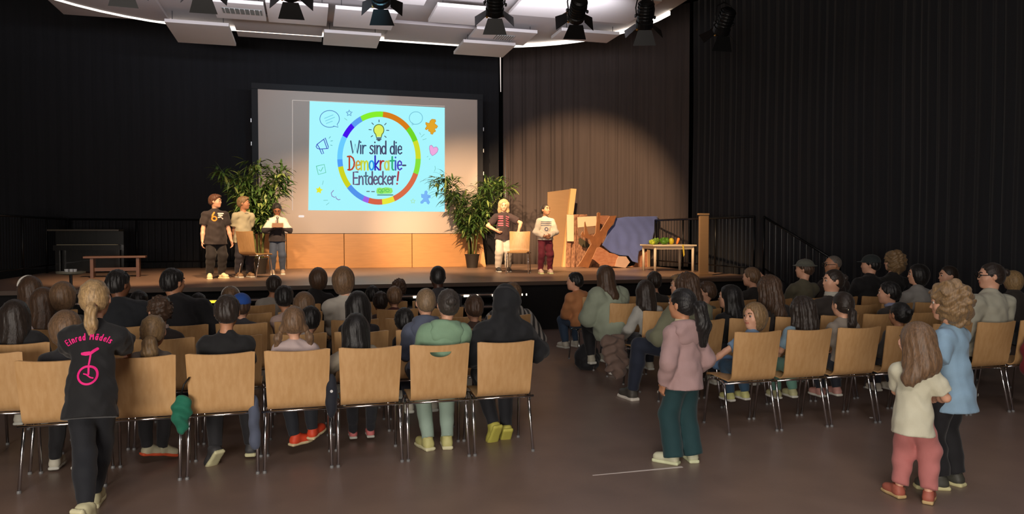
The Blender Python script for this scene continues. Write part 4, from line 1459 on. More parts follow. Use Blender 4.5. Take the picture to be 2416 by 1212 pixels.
def person(label, loc, facing=0.0, S=1.2, sit=True, h=.014, slump=0.0, lean=0.06, side=0.0, head=(0, 0, 0), hands=None, feet=None, skin='fair',
           hair=('short', 'brown'), top=None, pants=None, shoes=(200, 195, 180), group=None, face=True, detail=False, curl=.5, seat=.425, z=0.0, pv=None, elbow=None,
           extras=None, build_k=1.0, sole=(200, 200, 190), knees=None, palm=None, headoff=(0, 0, 0)):
    root = empty('person', (loc[0], loc[1], z), facing, label, 'person', group)
    hh = .172 + .034 * S
    top = top or {}
    pants = pants or {}
    W = build_k
    P = A(0, 0, (seat + .065 * S) if sit else .513 * S) if pv is None else np.array(pv, float)
    sp = A(side * .7, math.sin(lean), math.cos(lean))
    sp = sp / np.linalg.norm(sp)
    L = (.33 if sit else .32) * S - slump * .75
    N = P + sp * L + A(0, slump * .5, 0)
    Cc = P + sp * (L * .62) + A(0, slump * .1, 0)
    fw = np.cross(A(1, 0, 0), sp); fw = -fw if fw[1] < 0 else fw
    rt = A(1, 0, 0)
    yaw, pit, rol = head
    R = rotm(yaw, pit, rol)
    Hc = N + A(side * .12, .012 + .02 * math.sin(lean), 0) * S + A(0, 0, .5 * hh + .014 * S) - A(0, 0, slump * .12) + A(*headoff)
    hp = lambda x, y, zz: Hc + R @ (A(x, y, zz) * hh)
    sh = .088 * S * (1 if S < 1.4 else 1.08) * W ** .5
    shz = sp * (L - .076 * S)
    Sh = [P + shz + rt * sh * sx + A(0, slump * .4, 0) for sx in (1, -1)]
    ua, fa = .17 * S, .145 * S
    if hands is None:
        if sit:
            hands = [(.06 * S, .22 * S, P[2] + .03), (-.055 * S, .22 * S, P[2] + .03)]
        else:
            hands = [(.16 * S, .03 * S, P[2] - .02 * S), (-.16 * S, .03 * S, P[2] - .02 * S)]
    arms = []
    for i, sx in enumerate((1, -1)):
        pole = A(sx * .55, -.8, -.3) if elbow is None else A(elbow[i][0], elbow[i][1], elbow[i][2])
        e, w = ik(Sh[i], hands[i], ua, fa, pole)
        arms.append((Sh[i], e, w))
    hj = [P + rt * sx * .047 * S * W ** .5 - A(0, 0, .01 * S) for sx in (1, -1)]
    th, shn = .235 * S, .235 * S
    legs = []
    if sit:
        for i, sx in enumerate((1, -1)):
            kn = A(sx * .075 * S, P[1] + th * .97, seat + .06 * S) if knees is None else np.array(knees[i], float)
            if feet is None:
                az = max(.05 * S, kn[2] - shn)
                ft = A(kn[0], kn[1] + .02 - .10 * (az > .09), az)
            else:
                ft = np.array(feet[i], float)
            legs.append((hj[i], kn, ft))
    else:
        for i, sx in enumerate((1, -1)):
            ft = A(sx * .07 * S, 0, .05 * S) if feet is None else np.array(feet[i], float)
            kn, ft = ik(hj[i], ft, th, shn, A(sx * .1, 1, 0))
            legs.append((hj[i], kn, ft))

    def torso(s, d, body):
        s.ell(P + A(0, 0, .01 * S), (.090 * S * W + d, .070 * S * W + d, .075 * S + d), k=.03)
        if sit:
            s.ell(P + A(0, .02 * S, -.01 * S), (.1 * S * W + d, .09 * S + d, .06 * S + d), k=.03)
        s.cap(P + sp * .05 * S, P + sp * L * .5, .071 * S * W + d, .073 * S * W + d, k=.035, fl=.8, R=np.eye(3))
        s.cap(P + sp * L * .5, Cc + sp * L * .08, .073 * S * W + d, .078 * S * W ** .6 + d, k=.03, fl=.76, R=np.eye(3))
        s.ell(N - sp * .10 * S - fw * .008 * S, (.088 * S * W ** .5 + d * .8, .05 * S + d * .8, .06 * S + d * .5), k=.03)
        nb = N - sp * .045 * S
        for q_ in Sh:
            s.cap(nb * .8 + q_ * .2, q_ * .9 + nb * .1, .034 * S + d, .031 * S + d, k=.03)
        s.cap(Sh[0], Sh[0] * .9 + Sh[1] * .1, .031 * S + d, .034 * S + d, k=.02)
        s.cap(Sh[1], Sh[1] * .9 + Sh[0] * .1, .031 * S + d, .034 * S + d, k=.02)
        s.cap(N - sp * .075 * S, N - sp * .022 * S, .05 * S + d, .036 * S + d * .4, k=.025)

    # ---- body
    s = Sdf(h)
    torso(s, 0, True)
    s.cap(N - A(0, 0, .02 * S), hp(0, -.12, -.28), .031 * S, .030 * S, k=.015)
    s.ell(hp(0, -.05, .09), A(.335, .425, .40) * hh, R=R, k=.03)
    s.ell(hp(0, .09, -.12), A(.285, .31, .35) * hh, R=R, k=.03)
    s.ell(hp(0, .14, -.33), A(.20, .21, .16) * hh, R=R, k=.03)
    s.ell(hp(0, .29, -.41), A(.10, .08, .08) * hh, R=R, k=.02)
    for sx in (1, -1):
        s.ell(hp(sx * .16, .23, -.14), A(.12, .12, .12) * hh, R=R, k=.02)
        s.ell(hp(sx * .345, -.04, -.05), A(.04, .085, .135) * hh, R=R, k=.006)
    s.cap(hp(0, .38, .0), hp(0, .445, -.13), .026 * hh, .046 * hh, k=.012)
    s.cap(hp(-.14, .375, .09), hp(.14, .375, .09), .035 * hh, .035 * hh, k=.02)
    s.ell(hp(0, .375, -.265), A(.095, .05, .035) * hh, R=R, k=.008)
    for sx in (1, -1):
        s.ell(hp(sx * .14, .43, .01), A(.085, .06, .055) * hh, R=R, k=.012, sub=True)
    r = max(.0062, .0072 * S / 1.3)
    for i, (a, e, w) in enumerate(arms):
        sx = 1 - 2 * i
        s.cap(a, e, .031 * S * W ** .5, .024 * S, k=.02)
        s.cap(e, e * .6 + w * .4, .024 * S, .025 * S, k=.015)
        s.cap(e * .6 + w * .4, w, .025 * S, .0165 * S, k=.015)
        u = w - e
        nrm = A(0, 0, -1) if sit else A(-sx * 1.0, .15, 0)
        if palm is not None:
            nrm = A(*palm[i])
        hand(s, w, u, nrm, .108 * S, curl, sx, r)
    for i, (a, kn, f) in enumerate(legs):
        s.cap(a, kn, .048 * S * W ** .5, .035 * S, k=.03)
        m = kn * .65 + f * .35 - A(0, .008 * S, 0)
        s.cap(kn, m, .034 * S, .036 * S, k=.02)
        s.cap(m, f, .036 * S, .021 * S, k=.02)
        s.cap(f, f + A(0, .075 * S, -.02 * S), .02 * S, .015 * S, k=.01)
    V, Q = s.mesh()
    me = np_mesh('body', V, Q)
    body = link_mesh('body', me, [SKIN[skin], M_lips], root)
    if face and detail:
        ctr = np.zeros(len(me.polygons) * 3)
        me.polygons.foreach_get('center', ctr)
        Cq = (ctr.reshape(-1, 3) - Hc) @ R / hh
        lip = (np.abs(Cq[:, 0]) < .1) & (np.abs(Cq[:, 2] + .265) < .038) & (Cq[:, 1] > .34)
        me.polygons.foreach_set('material_index', lip.astype(np.int32))
    if face:
        for sx in (1, -1):
            bm = bmesh.new()
            bmesh.ops.create_uvsphere(bm, u_segments=14, v_segments=10, radius=.05 * hh, matrix=Matrix.Rotation(PI / 2, 4, 'X'))
            eo = build('eye', bm, [M_eyew, M_iris], root, smooth=True)
            for p in eo.data.polygons:
                p.material_index = 1 if p.center.normalized().y > .66 else 0
            eo.location = hp(sx * .138, .358, .012)
            eo.rotation_euler = Matrix(R.tolist()).to_euler()
            bm = bmesh.new()
            tube(bm, [hp(sx * .07, .408, .115), hp(sx * .14, .405, .135), hp(sx * .21, .365, .12)], .006 * hh / .2, 6, .004)
            build('eyebrow', bm, hairmat(hair[1] if hair[1] in HAIRC else 'brown'), root, smooth=True)

    # ---- trousers
    pc = pants.get('c', (30, 34, 44))
    fl = pants.get('flare', 1.0)
    s = Sdf(max(h, .009))
    dd = .012
    s.ell(P + A(0, 0, .0), (.091 * S * W + dd, .071 * S * W + dd, .076 * S + dd), k=.03)
    if sit:
        s.ell(P + A(0, .02 * S, -.01 * S), (.102 * S * W + dd, .09 * S + dd, .055 * S + dd), k=.03)
    for (a, kn, f) in legs:
        s.cap(a, kn, .052 * S * W ** .5 + dd * .6, .042 * S * fl + dd * .5, k=.03)
        uu = (f - kn) / np.linalg.norm(f - kn)
        cut = f - uu * pants.get('short', .012) * S
        m = kn * .65 + f * .35 - A(0, .008 * S, 0)
        s.cap(kn, m, .038 * S + dd * .6, .039 * S + dd * .6, k=.02)
        s.cap(m, m * .4 + f * .6, .039 * S + dd * .6, .029 * S + dd * .6, k=.02)
        s.cap(kn, f, .042 * S * fl + dd * .4, .030 * S * fl * pants.get('cuff', 1.0) + dd * .4, k=.02, cuts=[(cut, uu)])
    ws = P + A(0, 0, .085 * S)
    if pants.get('skirt'):
        s.cap(P, P + A(0, 0, -.16 * S), .11 * S, .17 * S, k=.03)
    wr = pants.get('wr', .003) * .6
    V, Q = s.mesh(disp=lambda X: wr * ksin(X, 30, S * 9), cuts=[(ws, sp)])
    link_mesh('trousers', np_mesh('trousers', V, Q), cloth(pc), root)

    # ---- top
    tc = top.get('c', (60, 60, 64))
    d = .013 + top.get('puff', 0.0)
    s = Sdf(max(h * .9, .008))
    torso(s, d, False)
    hemz = top.get('hem', .04)
    if not sit:
        s.cap(P - sp * hemz * S, P + sp * .1 * S, (.104 * S * W + d + .010) * top.get('hemw', 1.0), .084 * S * W + d, k=.03, fl=.92, R=np.eye(3))
    elif hemz > .05:
        s.cap(P - sp * .02 * S, P + sp * .1 * S, .11 * S * W + d, .1 * S * W + d, k=.04, fl=.85, R=np.eye(3))
    sl = top.get('sleeve', 'long')
    lw = 1 + (top.get('loose', 1.0) - 1) * .55
    for (a, e, w) in arms:
        if sl == 'short':
            uu = (e - a) / np.linalg.norm(e - a)
            c = a + (e - a) * .72
            s.cap(a, e, .036 * S * W ** .5 * lw + d, .036 * S * lw + d, k=.02, cuts=[(c, uu)])
        elif sl == 'long':
            s.cap(a, e, .036 * S * W ** .5 * lw + d, .029 * S * lw + d, k=.02)
            uu = (w - e) / np.linalg.norm(w - e)
            s.cap(e, w, .030 * S * lw + d * .9, .022 * S * lw + d * .7, k=.02, cuts=[(w - uu * .01, uu)])
    if top.get('hood_up'):
        s.ell(hp(0, -.1, .06), A(.45, .52, .52) * hh, R=R, k=.04)
        s.cap(hp(0, -.15, -.2), N - sp * .02 * S, .42 * hh, .07 * S, k=.05)
        s.ell(hp(0, .5, -.06), A(.33, .36, .45) * hh, R=R, k=.03, sub=True)
    wr = top.get('wr', .005) * .9
    lowz = P - sp * (hemz + .0) * S
    V, Q = s.mesh(disp=lambda X: wr * (ksin(X, top.get('wf', 24), S * 7 + tc[0]) + .55 * ksin(X * A(1, 1, .6), top.get('wf', 24) * 2.3, S * 3)), cuts=[(lowz, -sp)])
    pat = top.get('pattern')
    nm = top.get('name', 'shirt')
    if top.get('two'):
        shirt = link_mesh(nm, np_mesh(nm, V, Q), [cloth(tc), cloth(top['two'][0])], root)
        z0 = top['two'][1]
        ct = np.zeros(len(shirt.data.polygons) * 3); shirt.data.polygons.foreach_get('center', ct)
        shirt.data.polygons.foreach_set('material_index', (ct.reshape(-1, 3)[:, 2] < z0).astype(np.int32))
    else:
        shirt = link_mesh(nm, np_mesh(nm, V, Q), cloth(tc, pat), root)
    if top.get('hood'):
        s = Sdf(h)
        n0 = N - sp * .02 * S
        ring = [n0 + A(math.cos(t) * .060, math.sin(t) * .048 - .008, .012 * math.sin(-t)) * S for t in [math.radians(60 - 30 * q) for q in range(11)]]
        for a_, b_ in zip(ring[:-1], ring[1:]):
            s.cap(a_, b_, .024 * S, .024 * S, k=.02)
        s.ell(n0 + A(0, -.055 * S, -.03 * S), A(.095, .03, .045) * S, k=.03)
        s.ell(n0 + A(0, -.060 * S, -.07 * S), A(.08, .022, .05) * S, k=.03)
        V, Q = s.mesh(disp=lambda X: .005 * ksin(X, 30, S))
        link_mesh('hood', np_mesh('hood', V, Q), cloth(top.get('hoodc', tc)), root)

    # ---- shoes
    for i, (a, kn, f) in enumerate(legs):
        fd = A(0, 1, 0)
        tilt = 0.0
        if feet is not None and len(feet) > 2:
            an, tilt = feet[2][i]
            fd = A(-math.sin(an), math.cos(an), 0)
        Rf = rotm(math.atan2(-fd[0], fd[1]), tilt, 0)
        Ls = .075 * S
        base = f - A(0, 0, .05 * S) if tilt == 0 else f + Rf @ A(0, 0, -.045 * S)
        o = base + Rf @ A(0, .045 * S, 0)
        lp = lambda x, y, zz: o + Rf @ (A(x, y, zz) * S)
        s = Sdf(min(h, .009) if detail else max(h * .8, .008))
        s.rbox(lp(0, 0, .028), A(.027, .074, .02) * S, .016 * S, R=Rf, k=.01)
        s.ell(lp(0, .035, .028), A(.031, .042, .026) * S, R=Rf, k=.02)
        s.cap(lp(0, -.045, .03), lp(0, -.04, .07), .029 * S, .027 * S, k=.02, cuts=[(lp(0, 0, .068), Rf @ A(0, 0, 1))])
        s.cap(lp(0, .02, .035), lp(0, -.03, .06), .022 * S, .026 * S, k=.015, cuts=[(lp(0, 0, .072), Rf @ A(0, 0, 1))])
        V, Q = s.mesh()
        so = link_mesh('shoe', np_mesh('shoe', V, Q), mat('shoe_%d_%d_%d' % shoes, shoes, rough=.6, vary=.15, scale=14), root)
        s = Sdf(min(h, .008) if detail else .01)
        s.rbox(lp(0, .0, .007), A(.031, .082, .011) * S, .008 * S, R=Rf, k=.01)
        s.ell(lp(0, .035, .007), A(.036, .046, .012) * S, R=Rf, k=.01)
        V, Q = s.mesh()
        link_mesh('sole', np_mesh('sole', V, Q), mat('sole_%d_%d_%d' % sole, sole, rough=.7), so)

    # ---- hair
    style, hc = hair
    if style != 'none' and not top.get('hood_up'):
        s = Sdf(min(h, .010))
        vol = 1.0
        tie = None
        face_r = A(.335, .33, .47)
        fc = (0, .45, -.17)
        cuts = []
        if style in ('short', 'buzz', 'spiky', 'boy'):
            g = {'short': .035, 'buzz': .012, 'spiky': .05, 'boy': .05}[style]
            s.ell(hp(0, -.06, .11), A(.345 + g, .435 + g, .40 + g) * hh, R=R, k=.03)
            s.ell(hp(0, -.2, -.08), A(.30, .30, .30) * hh, R=R, k=.03)
            cuts = [(hp(0, -.3, -.33), R @ A(0, .55, -1)), (hp(0, .0, -.14), R @ A(0, .9, -.75))]
            if style == 'boy':
                s.ell(hp(0, .2, .36), A(.28, .22, .12) * hh, R=R, k=.03)
        elif style == 'bob':
            s.ell(hp(0, -.06, .10), A(.41, .49, .45) * hh, R=R, k=.03)
            s.ell(hp(0, -.12, -.16), A(.43, .42, .50) * hh, R=R, k=.05)
            cuts = [(hp(0, -.3, -.62), R @ A(0, .0, -1))]
            face_r = A(.31, .36, .60)
            fc = (0, .46, -.28)
        elif style in ('long', 'wavy', 'halfup'):
            w = 1.0 if style == 'long' else 1.12
            s.ell(hp(0, -.06, .10), A(.39 * w, .48, .44) * hh, R=R, k=.03)
            s.cap(hp(0, -.22, -.05), hp(0, -.30, -.6), .37 * hh * w, .36 * hh * w, k=.05, fl=.8, R=R)
            lz = 1.45 if style != 'wavy' else 1.6
            e = N + A(0, -.085 * S - .02, .0) + R @ A(0, 0, -.8 * (lz - .9) * hh)
            s.cap(hp(0, -.32, -.55), e, .33 * hh * w, .25 * hh * w, k=.06, fl=.5, R=np.eye(3))
            for sx in (1, -1):
                s.cap(hp(sx * .3, -.05, -.05), hp(sx * .34, .0, -.62), .12 * hh, .10 * hh, k=.05)
            face_r = A(.29, .36, .56)
            fc = (0, .5, -.24)
        elif style in ('pony', 'lowpony', 'pigtails', 'bun', 'topbun', 'braids', 'sidepony'):
            s.ell(hp(0, -.06, .10), A(.365, .455, .42) * hh, R=R, k=.03)
            s.ell(hp(0, -.2, -.08), A(.32, .30, .33) * hh, R=R, k=.03)
            cuts = [(hp(0, -.3, -.36), R @ A(0, .5, -1)), (hp(0, .05, -.3), R @ A(0, 1, -.5))]
            if style in ('pony', 'sidepony'):
                tie = (0, -.42, .02)
            elif style == 'lowpony':
                tie = (0, -.42, -.16)
            elif style == 'bun':
                tie = (0, -.45, .12)
            elif style == 'topbun':
                tie = (0, -.3, .42)
            if style == 'pigtails':
                for sx in (1, -1):
                    s.ell(hp(sx * .36, -.2, -.22), A(.12, .12, .13) * hh, R=R, k=.03)
            if style == 'braids':
                for sx in (1, -1):
                    pts = [hp(sx * .3, .02, -.2), hp(sx * .36, .06, -.5), N + A(sx * .055 * S, .085 * S, -.10 * S), N + A(sx * .055 * S, .10 * S, -.2 * S)]
                    for a_, b_ in zip(pts[:-1], pts[1:]):
                        s.cap(a_, b_, .075 * hh, .06 * hh, k=.01)
        elif style == 'curly':
            s.ell(hp(0, -.08, .12), A(.50, .54, .52) * hh, R=R, k=.04)
            s.ell(hp(0, -.18, -.25), A(.50, .42, .48) * hh, R=R, k=.06)
            face_r = A(.32, .34, .50)
            fc = (0, .52, -.22)
        elif style == 'afro':
            s.ell(hp(0, -.08, .12), A(.52, .56, .50) * hh, R=R, k=.04)
        elif style == 'bald':
            s.ell(hp(0, -.055, .10), A(.342, .432, .403) * hh, R=R, k=.03)
            cuts = [(hp(0, -.3, -.25), R @ A(0, .3, -1)), (hp(0, .0, .0), R @ A(0, 1, -.6))]
        s.ell(hp(*fc), face_r * hh, R=R, k=.03, sub=True)
        am = {'buzz': .004, 'short': .018, 'boy': .02, 'spiky': .05, 'curly': .055, 'afro': .04, 'bald': .002, 'wavy': .028, 'long': .009}.get(style, .010) * hh

        def hd(X):
            Lq = (X - Hc) @ R / hh
            if style in ('curly', 'afro', 'spiky'):
                return am * ksin(Lq, 13 if style != 'spiky' else 20, S)
            if tie is not None:
                ph = np.arctan2(Lq[:, 0] - tie[0], Lq[:, 2] - tie[2] + (Lq[:, 1] - tie[1]) * .3)
                return am * (np.sin(ph * 17) + .6 * np.sin(ph * 31 + 2 * Lq[:, 1]))
            ph = np.arctan2(Lq[:, 0], -Lq[:, 1] - .05)
            return am * (np.sin(ph * 19 + 1.6 * np.sin(Lq[:, 2] * 3)) + .6 * np.sin(ph * 37 + 2.2 * np.sin(Lq[:, 2] * 3)) + .5 * np.sin(Lq[:, 2] * 9 + 5 * Lq[:, 0]))
        V, Q = s.mesh(disp=hd, cuts=cuts)
        ho = link_mesh('hair', np_mesh('hair', V, Q), hairmat(hc), root)
        # tails and buns are sub-parts of the hair
        ts = None
        if style in ('pony', 'sidepony', 'lowpony'):
            ts = Sdf(min(h, .009))
            t0 = hp(*tie) + R @ (A(0, -.05, 0) * hh)
            ln = (extras or {}).get('tail', 1.0)
            pts = [t0, t0 + A(0, -.10, -.12) * hh * 1.1, t0 + A(0, -.10, -.5 * ln) * hh * 1.1, t0 + A(0, -.02, -1.0 * ln) * hh * 1.1]
            if style == 'sidepony':
                pts = [t0, t0 + A(.14, -.14, -.1) * hh, t0 + A(.26, -.16, -.7 * ln) * hh, t0 + A(.30, -.1, -1.3 * ln) * hh]
            rr = [.09, .14, .16, .06] if not (extras or {}).get('thick') else [.1, .2, .24, .12]
            for q in range(3):
                ts.cap(pts[q], pts[q + 1], rr[q] * hh, rr[q + 1] * hh, k=.02)
        elif style == 'pigtails':
            for sx in (1, -1):
                ts = Sdf(min(h, .009))
                p0 = hp(sx * .40, -.22, -.28)
                ts.cap(p0, p0 + A(sx * .10, -.02, -.22) * hh, .07 * hh, .12 * hh, k=.02)
                ts.cap(p0 + A(sx * .10, -.02, -.22) * hh, p0 + A(sx * .14, .0, -.55) * hh, .12 * hh, .07 * hh, k=.02)
                V, Q = ts.mesh(disp=lambda X: .0025 * np.sin(X[:, 0] * 260 + 3 * np.sin(X[:, 2] * 30)))
                link_mesh('pigtail', np_mesh('pigtail', V, Q), hairmat(hc), ho)
            ts = None
        elif style in ('bun', 'topbun'):
            ts = Sdf(min(h, .009))
            ts.ell(hp(*tie) + R @ (A(0, -.08, .06 if style == 'topbun' else 0) * hh), A(.17, .15, .16) * hh, R=R)
        if ts is not None:
            V, Q = ts.mesh(disp=lambda X: .012 * hh / .2 * .3 * np.sin(X[:, 0] * 260 + 3 * np.sin(X[:, 2] * 30)))
            link_mesh({'pony': 'ponytail', 'sidepony': 'ponytail', 'lowpony': 'ponytail', 'pigtails': 'pigtails'}.get(style, 'hair_bun'), np_mesh('tail', V, Q), hairmat(hc), ho)
            if (extras or {}).get('tiec') and tie is not None:
                bm = bmesh.new(); lathe(bm, [(.075 * hh, -.04 * hh), (.13 * hh, 0), (.075 * hh, .04 * hh)], hp(*tie) + R @ (A(0, -.06, -.02) * hh), 12, Matrix.Rotation(PI / 2 - .5, 4, 'X'))
                build('hair_tie', bm, mat('tie_%d' % extras['tiec'][0], extras['tiec'], rough=.6), ho, smooth=True)
    elif top.get('hood_up'):
        pass
    ex = extras or {}
    if ex.get('headband'):
        bm = bmesh.new(); tube(bm, [hp(.40 * math.cos(t), .10, .10 + .42 * math.sin(t)) for t in [PI * q / 14 for q in range(15)]], .022 * hh * 2, 8)
        build('headband', bm, mat('band_%d' % ex['headband'][0], ex['headband'], rough=.5), root, smooth=True)
    if ex.get('cap'):
        s = Sdf(.008)
        s.ell(hp(0, -.06, .17), A(.40, .49, .40) * hh, R=R)
        s.cap(hp(-.1, .45, .14), hp(.1, .45, .14), .2 * hh, .2 * hh, fl=1.2, k=.02, cuts=[(hp(0, .5, .16), R @ A(0, 0, 1)), (hp(0, .5, .12), R @ A(0, 0, -1))])
        V, Q = s.mesh(cuts=[(hp(0, 0, .10), R @ A(0, 0, -1))])
        link_mesh('cap', np_mesh('cap', V, Q), cloth(ex['cap']), root)
    if ex.get('brim'):
        s = Sdf(.009)
        s.ell(hp(0, -.05, .25), A(.38, .46, .3) * hh, R=R, cuts=[(hp(0, 0, .16), R @ A(0, 0, -1))])
        s.ell(hp(0, -.05, .18), A(.58, .66, .05) * hh, R=R, k=.02)
        V, Q = s.mesh()
        link_mesh('hat', np_mesh('hat', V, Q), cloth(ex['brim']), root)
    if ex.get('glasses'):
        bm = bmesh.new()
        for sx in (1, -1):
            c = hp(sx * .15, .47, .0)
            tube(bm, [c + R @ (A(.115 * math.cos(t), 0, .085 * math.sin(t)) * hh) for t in [2 * PI * q / 16 for q in range(17)]], .004, 5)
            tube(bm, [hp(sx * .265, .46, .02), hp(sx * .36, .1, .03), hp(sx * .36, -.06, .0)], .0035, 5)
        tube(bm, [hp(-.04, .475, .01), hp(.04, .475, .01)], .004, 5)
        build('glasses', bm, mat('glasses_black', (20, 20, 20), rough=.3), root, smooth=True)
    if ex.get('collar'):
        bm = bmesh.new(); lathe(bm, [(.040 * S, -.02 * S), (.050 * S, -.012 * S), (.042 * S, .018 * S), (.036 * S, .016 * S)], N + A(0, .005, .0), 18); build('collar', bm, cloth(ex['collar']), root, smooth=True)
    return dict(root=root, N=N, P=P, Hc=Hc, hp=hp, arms=arms, shirt=shirt, S=S, hh=hh, body=body, R=R)


def decal(pr, strokes, m, name, frm=-1, target=None):
    """a print that lies on the cloth: strokes [(points, width)] in the person's own x-z plane"""
    ob = target or pr['shirt']
    me = ob.data
    tree = BVHTree.FromPolygons([v.co for v in me.vertices], [p.vertices[:] for p in me.polygons])

    def mp(x, zz):
        hit = tree.ray_cast(Vector((x, frm * 1.0, zz)), Vector((0, -frm, 0)))
        y = hit[0].y + frm * .0035 if hit[0] is not None else 0.0
        return Vector((x, y, zz))
    bm = bmesh.new()
    for pts, w in strokes:
        cl = (Vector(pts[0]) - Vector(pts[-1])).length < 1e-6 and len(pts) > 3
        stroke(bm, pts[:-1] if cl else pts, w, mp, sub=.008, closed=cl)
    return build(name, bm, m, ob)


def spot_xy(px, py, y):
    """x on the hall's row line y below the pixel column px"""
    return at_y(px, py, y).x
# ------------------------------------------------------------------ the children on the stage
B = lambda px, py: at_z(px, py, SZ)
p = B(509, 657)
pr1 = person('boy in a black printed T-shirt and black trousers standing at the left of the stage', (p.x, p.y), facing=math.radians(180 + 22), S=1.44, sit=False, h=.011, z=SZ, detail=True,
             head=(math.radians(52), 0, 0), hair=('boy', 'auburn'), top=dict(c=(46, 38, 38), sleeve='short', loose=1.25, hem=.10, name='t_shirt', wr=.006), pants=dict(c=(30, 26, 28), flare=1.25, wr=.007),
             shoes=(240, 226, 180), sole=(235, 222, 180), hands=[(.235, .06, .60), (-.26, .08, .60)], curl=.6, build_k=1.2, feet=[(.10, .0, .072), (-.10, .0, .072), ((-.25, 0), (.25, 0))])
p = B(575, 654)
pr2 = person('blond boy in a pale grey-green T-shirt behind the left stage chair', (p.x, p.y), facing=math.radians(180 + 25), S=1.42, sit=False, h=.011, z=SZ, detail=True,
             head=(math.radians(55), 0, 0), hair=('boy', 'dblond'), top=dict(c=(186, 178, 148), sleeve='short', loose=1.2, hem=.08, name='t_shirt'), pants=dict(c=(40, 38, 48), flare=1.25, wr=.008),
             shoes=(150, 120, 90), hands=[(.10, -.14, .66), (-.10, -.14, .66)], elbow=[(1, -.2, 0), (-1, -.2, 0)], skin='tan', build_k=1.02)
p = B(655, 647)
pr3 = person('dark-haired child in a white and black top reading from a sheet on the stage', (p.x, p.y), facing=math.radians(180 + 4), S=1.33, sit=False, h=.011, z=SZ, detail=True,
             head=(0, math.radians(-34), 0), hair=('short', 'black'), skin='brown', top=dict(c=(222, 206, 190), sleeve='long', loose=1.25, hem=.04, two=((34, 28, 34), .885), name='sweater'),
             pants=dict(c=(52, 64, 86), flare=1.1), shoes=(170, 150, 130), hands=[(.055, .2, .90), (-.055, .2, .90)], elbow=[(1, -.2, -.6), (-1, -.2, -.6)], palm=[(-1, 0, .3), (1, 0, .3)])
bm = bmesh.new(); box(bm, (0, 0, 0), (.2, .14, .004), M=Matrix.Rotation(math.radians(35), 4, 'X'))
v = pr3['root'].matrix_basis @ Vector((0, .275, .93))
tag(build('paper_sheet', bm, mat('brownish_card', (120, 92, 74), rough=.7), loc=v), 'small folded sheet held by the reading child on the stage', 'sheet of paper')
mic = bmesh.new(); lathe(mic, [(.012, 0), (.014, .1), (.016, .12), (.024, .14), (.024, .165), (.01, .18)], n=14)
v = pr3['root'].matrix_basis @ Vector((0, .21, .92))
tag(build('microphone', mic, mat('mic_grey', (120, 116, 112), rough=.4, metal=.4), None, True, v), 'small microphone held up to the mouth of the reading child', 'microphone')
p = B(1187, 641)
pr4 = person('girl with long fair hair in a black T-shirt leaning on the right stage chair', (p.x, p.y), facing=math.radians(180 - 4), S=1.46, sit=False, h=.011, z=SZ, detail=True,
             head=(math.radians(-8), math.radians(-12), 0), hair=('wavy', 'fairb'), top=dict(c=(58, 44, 46), sleeve='short', loose=1.35, hem=.06, name='t_shirt'), pants=dict(c=(216, 206, 192), flare=1.3, wr=.006),
             shoes=(60, 60, 64), hands=[(.17, .12, .84), (-.27, .24, .83)], elbow=[(1, -.5, -.2), (-1, -.1, .1)], palm=[(-1, 0, 0), (0, .1, -1)], lean=.1)
decal(pr4, [([(.03 + dx, .98 + dz), (.11 + dx * .6, .98 + dz)], .022) for dx, dz in ((0, 0), (0, .05), (.0, .1), (.0, .14), (0, -.04))] + [([(-.04, 1.12 - q * .045), (-.09, 1.10 - q * .045)], .018) for q in range(5)], mat('print_rose', (206, 92, 112), rough=.7), 'shirt_print', 1)
p = B(1286, 645)
pr5 = person('dark-haired girl with braids in a white striped sweater and wine-red trousers', (p.x, p.y), facing=math.radians(180 - 6), S=1.33, sit=False, h=.011, z=SZ, detail=True,
             head=(math.radians(28), math.radians(8), 0), hair=('braids', 'dbrown'), skin='tan', top=dict(c=(236, 224, 204), sleeve='long', loose=1.35, hem=.02, name='sweater'),
             pants=dict(c=(112, 34, 52), flare=1.15, wr=.008), shoes=(238, 206, 186), sole=(230, 240, 180), hands=[(.05, .16, .72), (-.05, .17, .74)], elbow=[(1, -.4, -.3), (-1, -.4, -.3)], palm=[(-1, 0, 0), (1, 0, 0)])
decal(pr5, [([(-.10, zz), (.10, zz)], .010) for zz in (.93, .965, 1.0)] + [(arc(.0, .86, .03, .03, 0, 360), .014)], mat('print_navy', (60, 70, 110), rough=.7), 'stripe_print', 1)
# prints of boy one
_o = arc(.045, 1.03, .035, .035, 0, 360)
decal(pr1, [(_o, .022), ([(.075, 1.045), (.07, 1.09), (.04, 1.135)], .024)], mat('print_orange', (226, 140, 40), rough=.7), 'shirt_print', 1)
decal(pr1, [([(-.11, 1.12), (-.02, 1.12)], .02), ([(-.09, 1.085), (-.03, 1.09)], .026), ([(-.1, 1.03), (-.06, 1.06), (-.02, 1.05)], .02)], mat('print_white', (226, 214, 206), rough=.7), 'shirt_print', 1)
decal(pr2, [([(-.06, 1.13), (-.0, 1.13)], .014)], mat('print_grey', (110, 106, 92), rough=.7), 'shirt_print', 1)

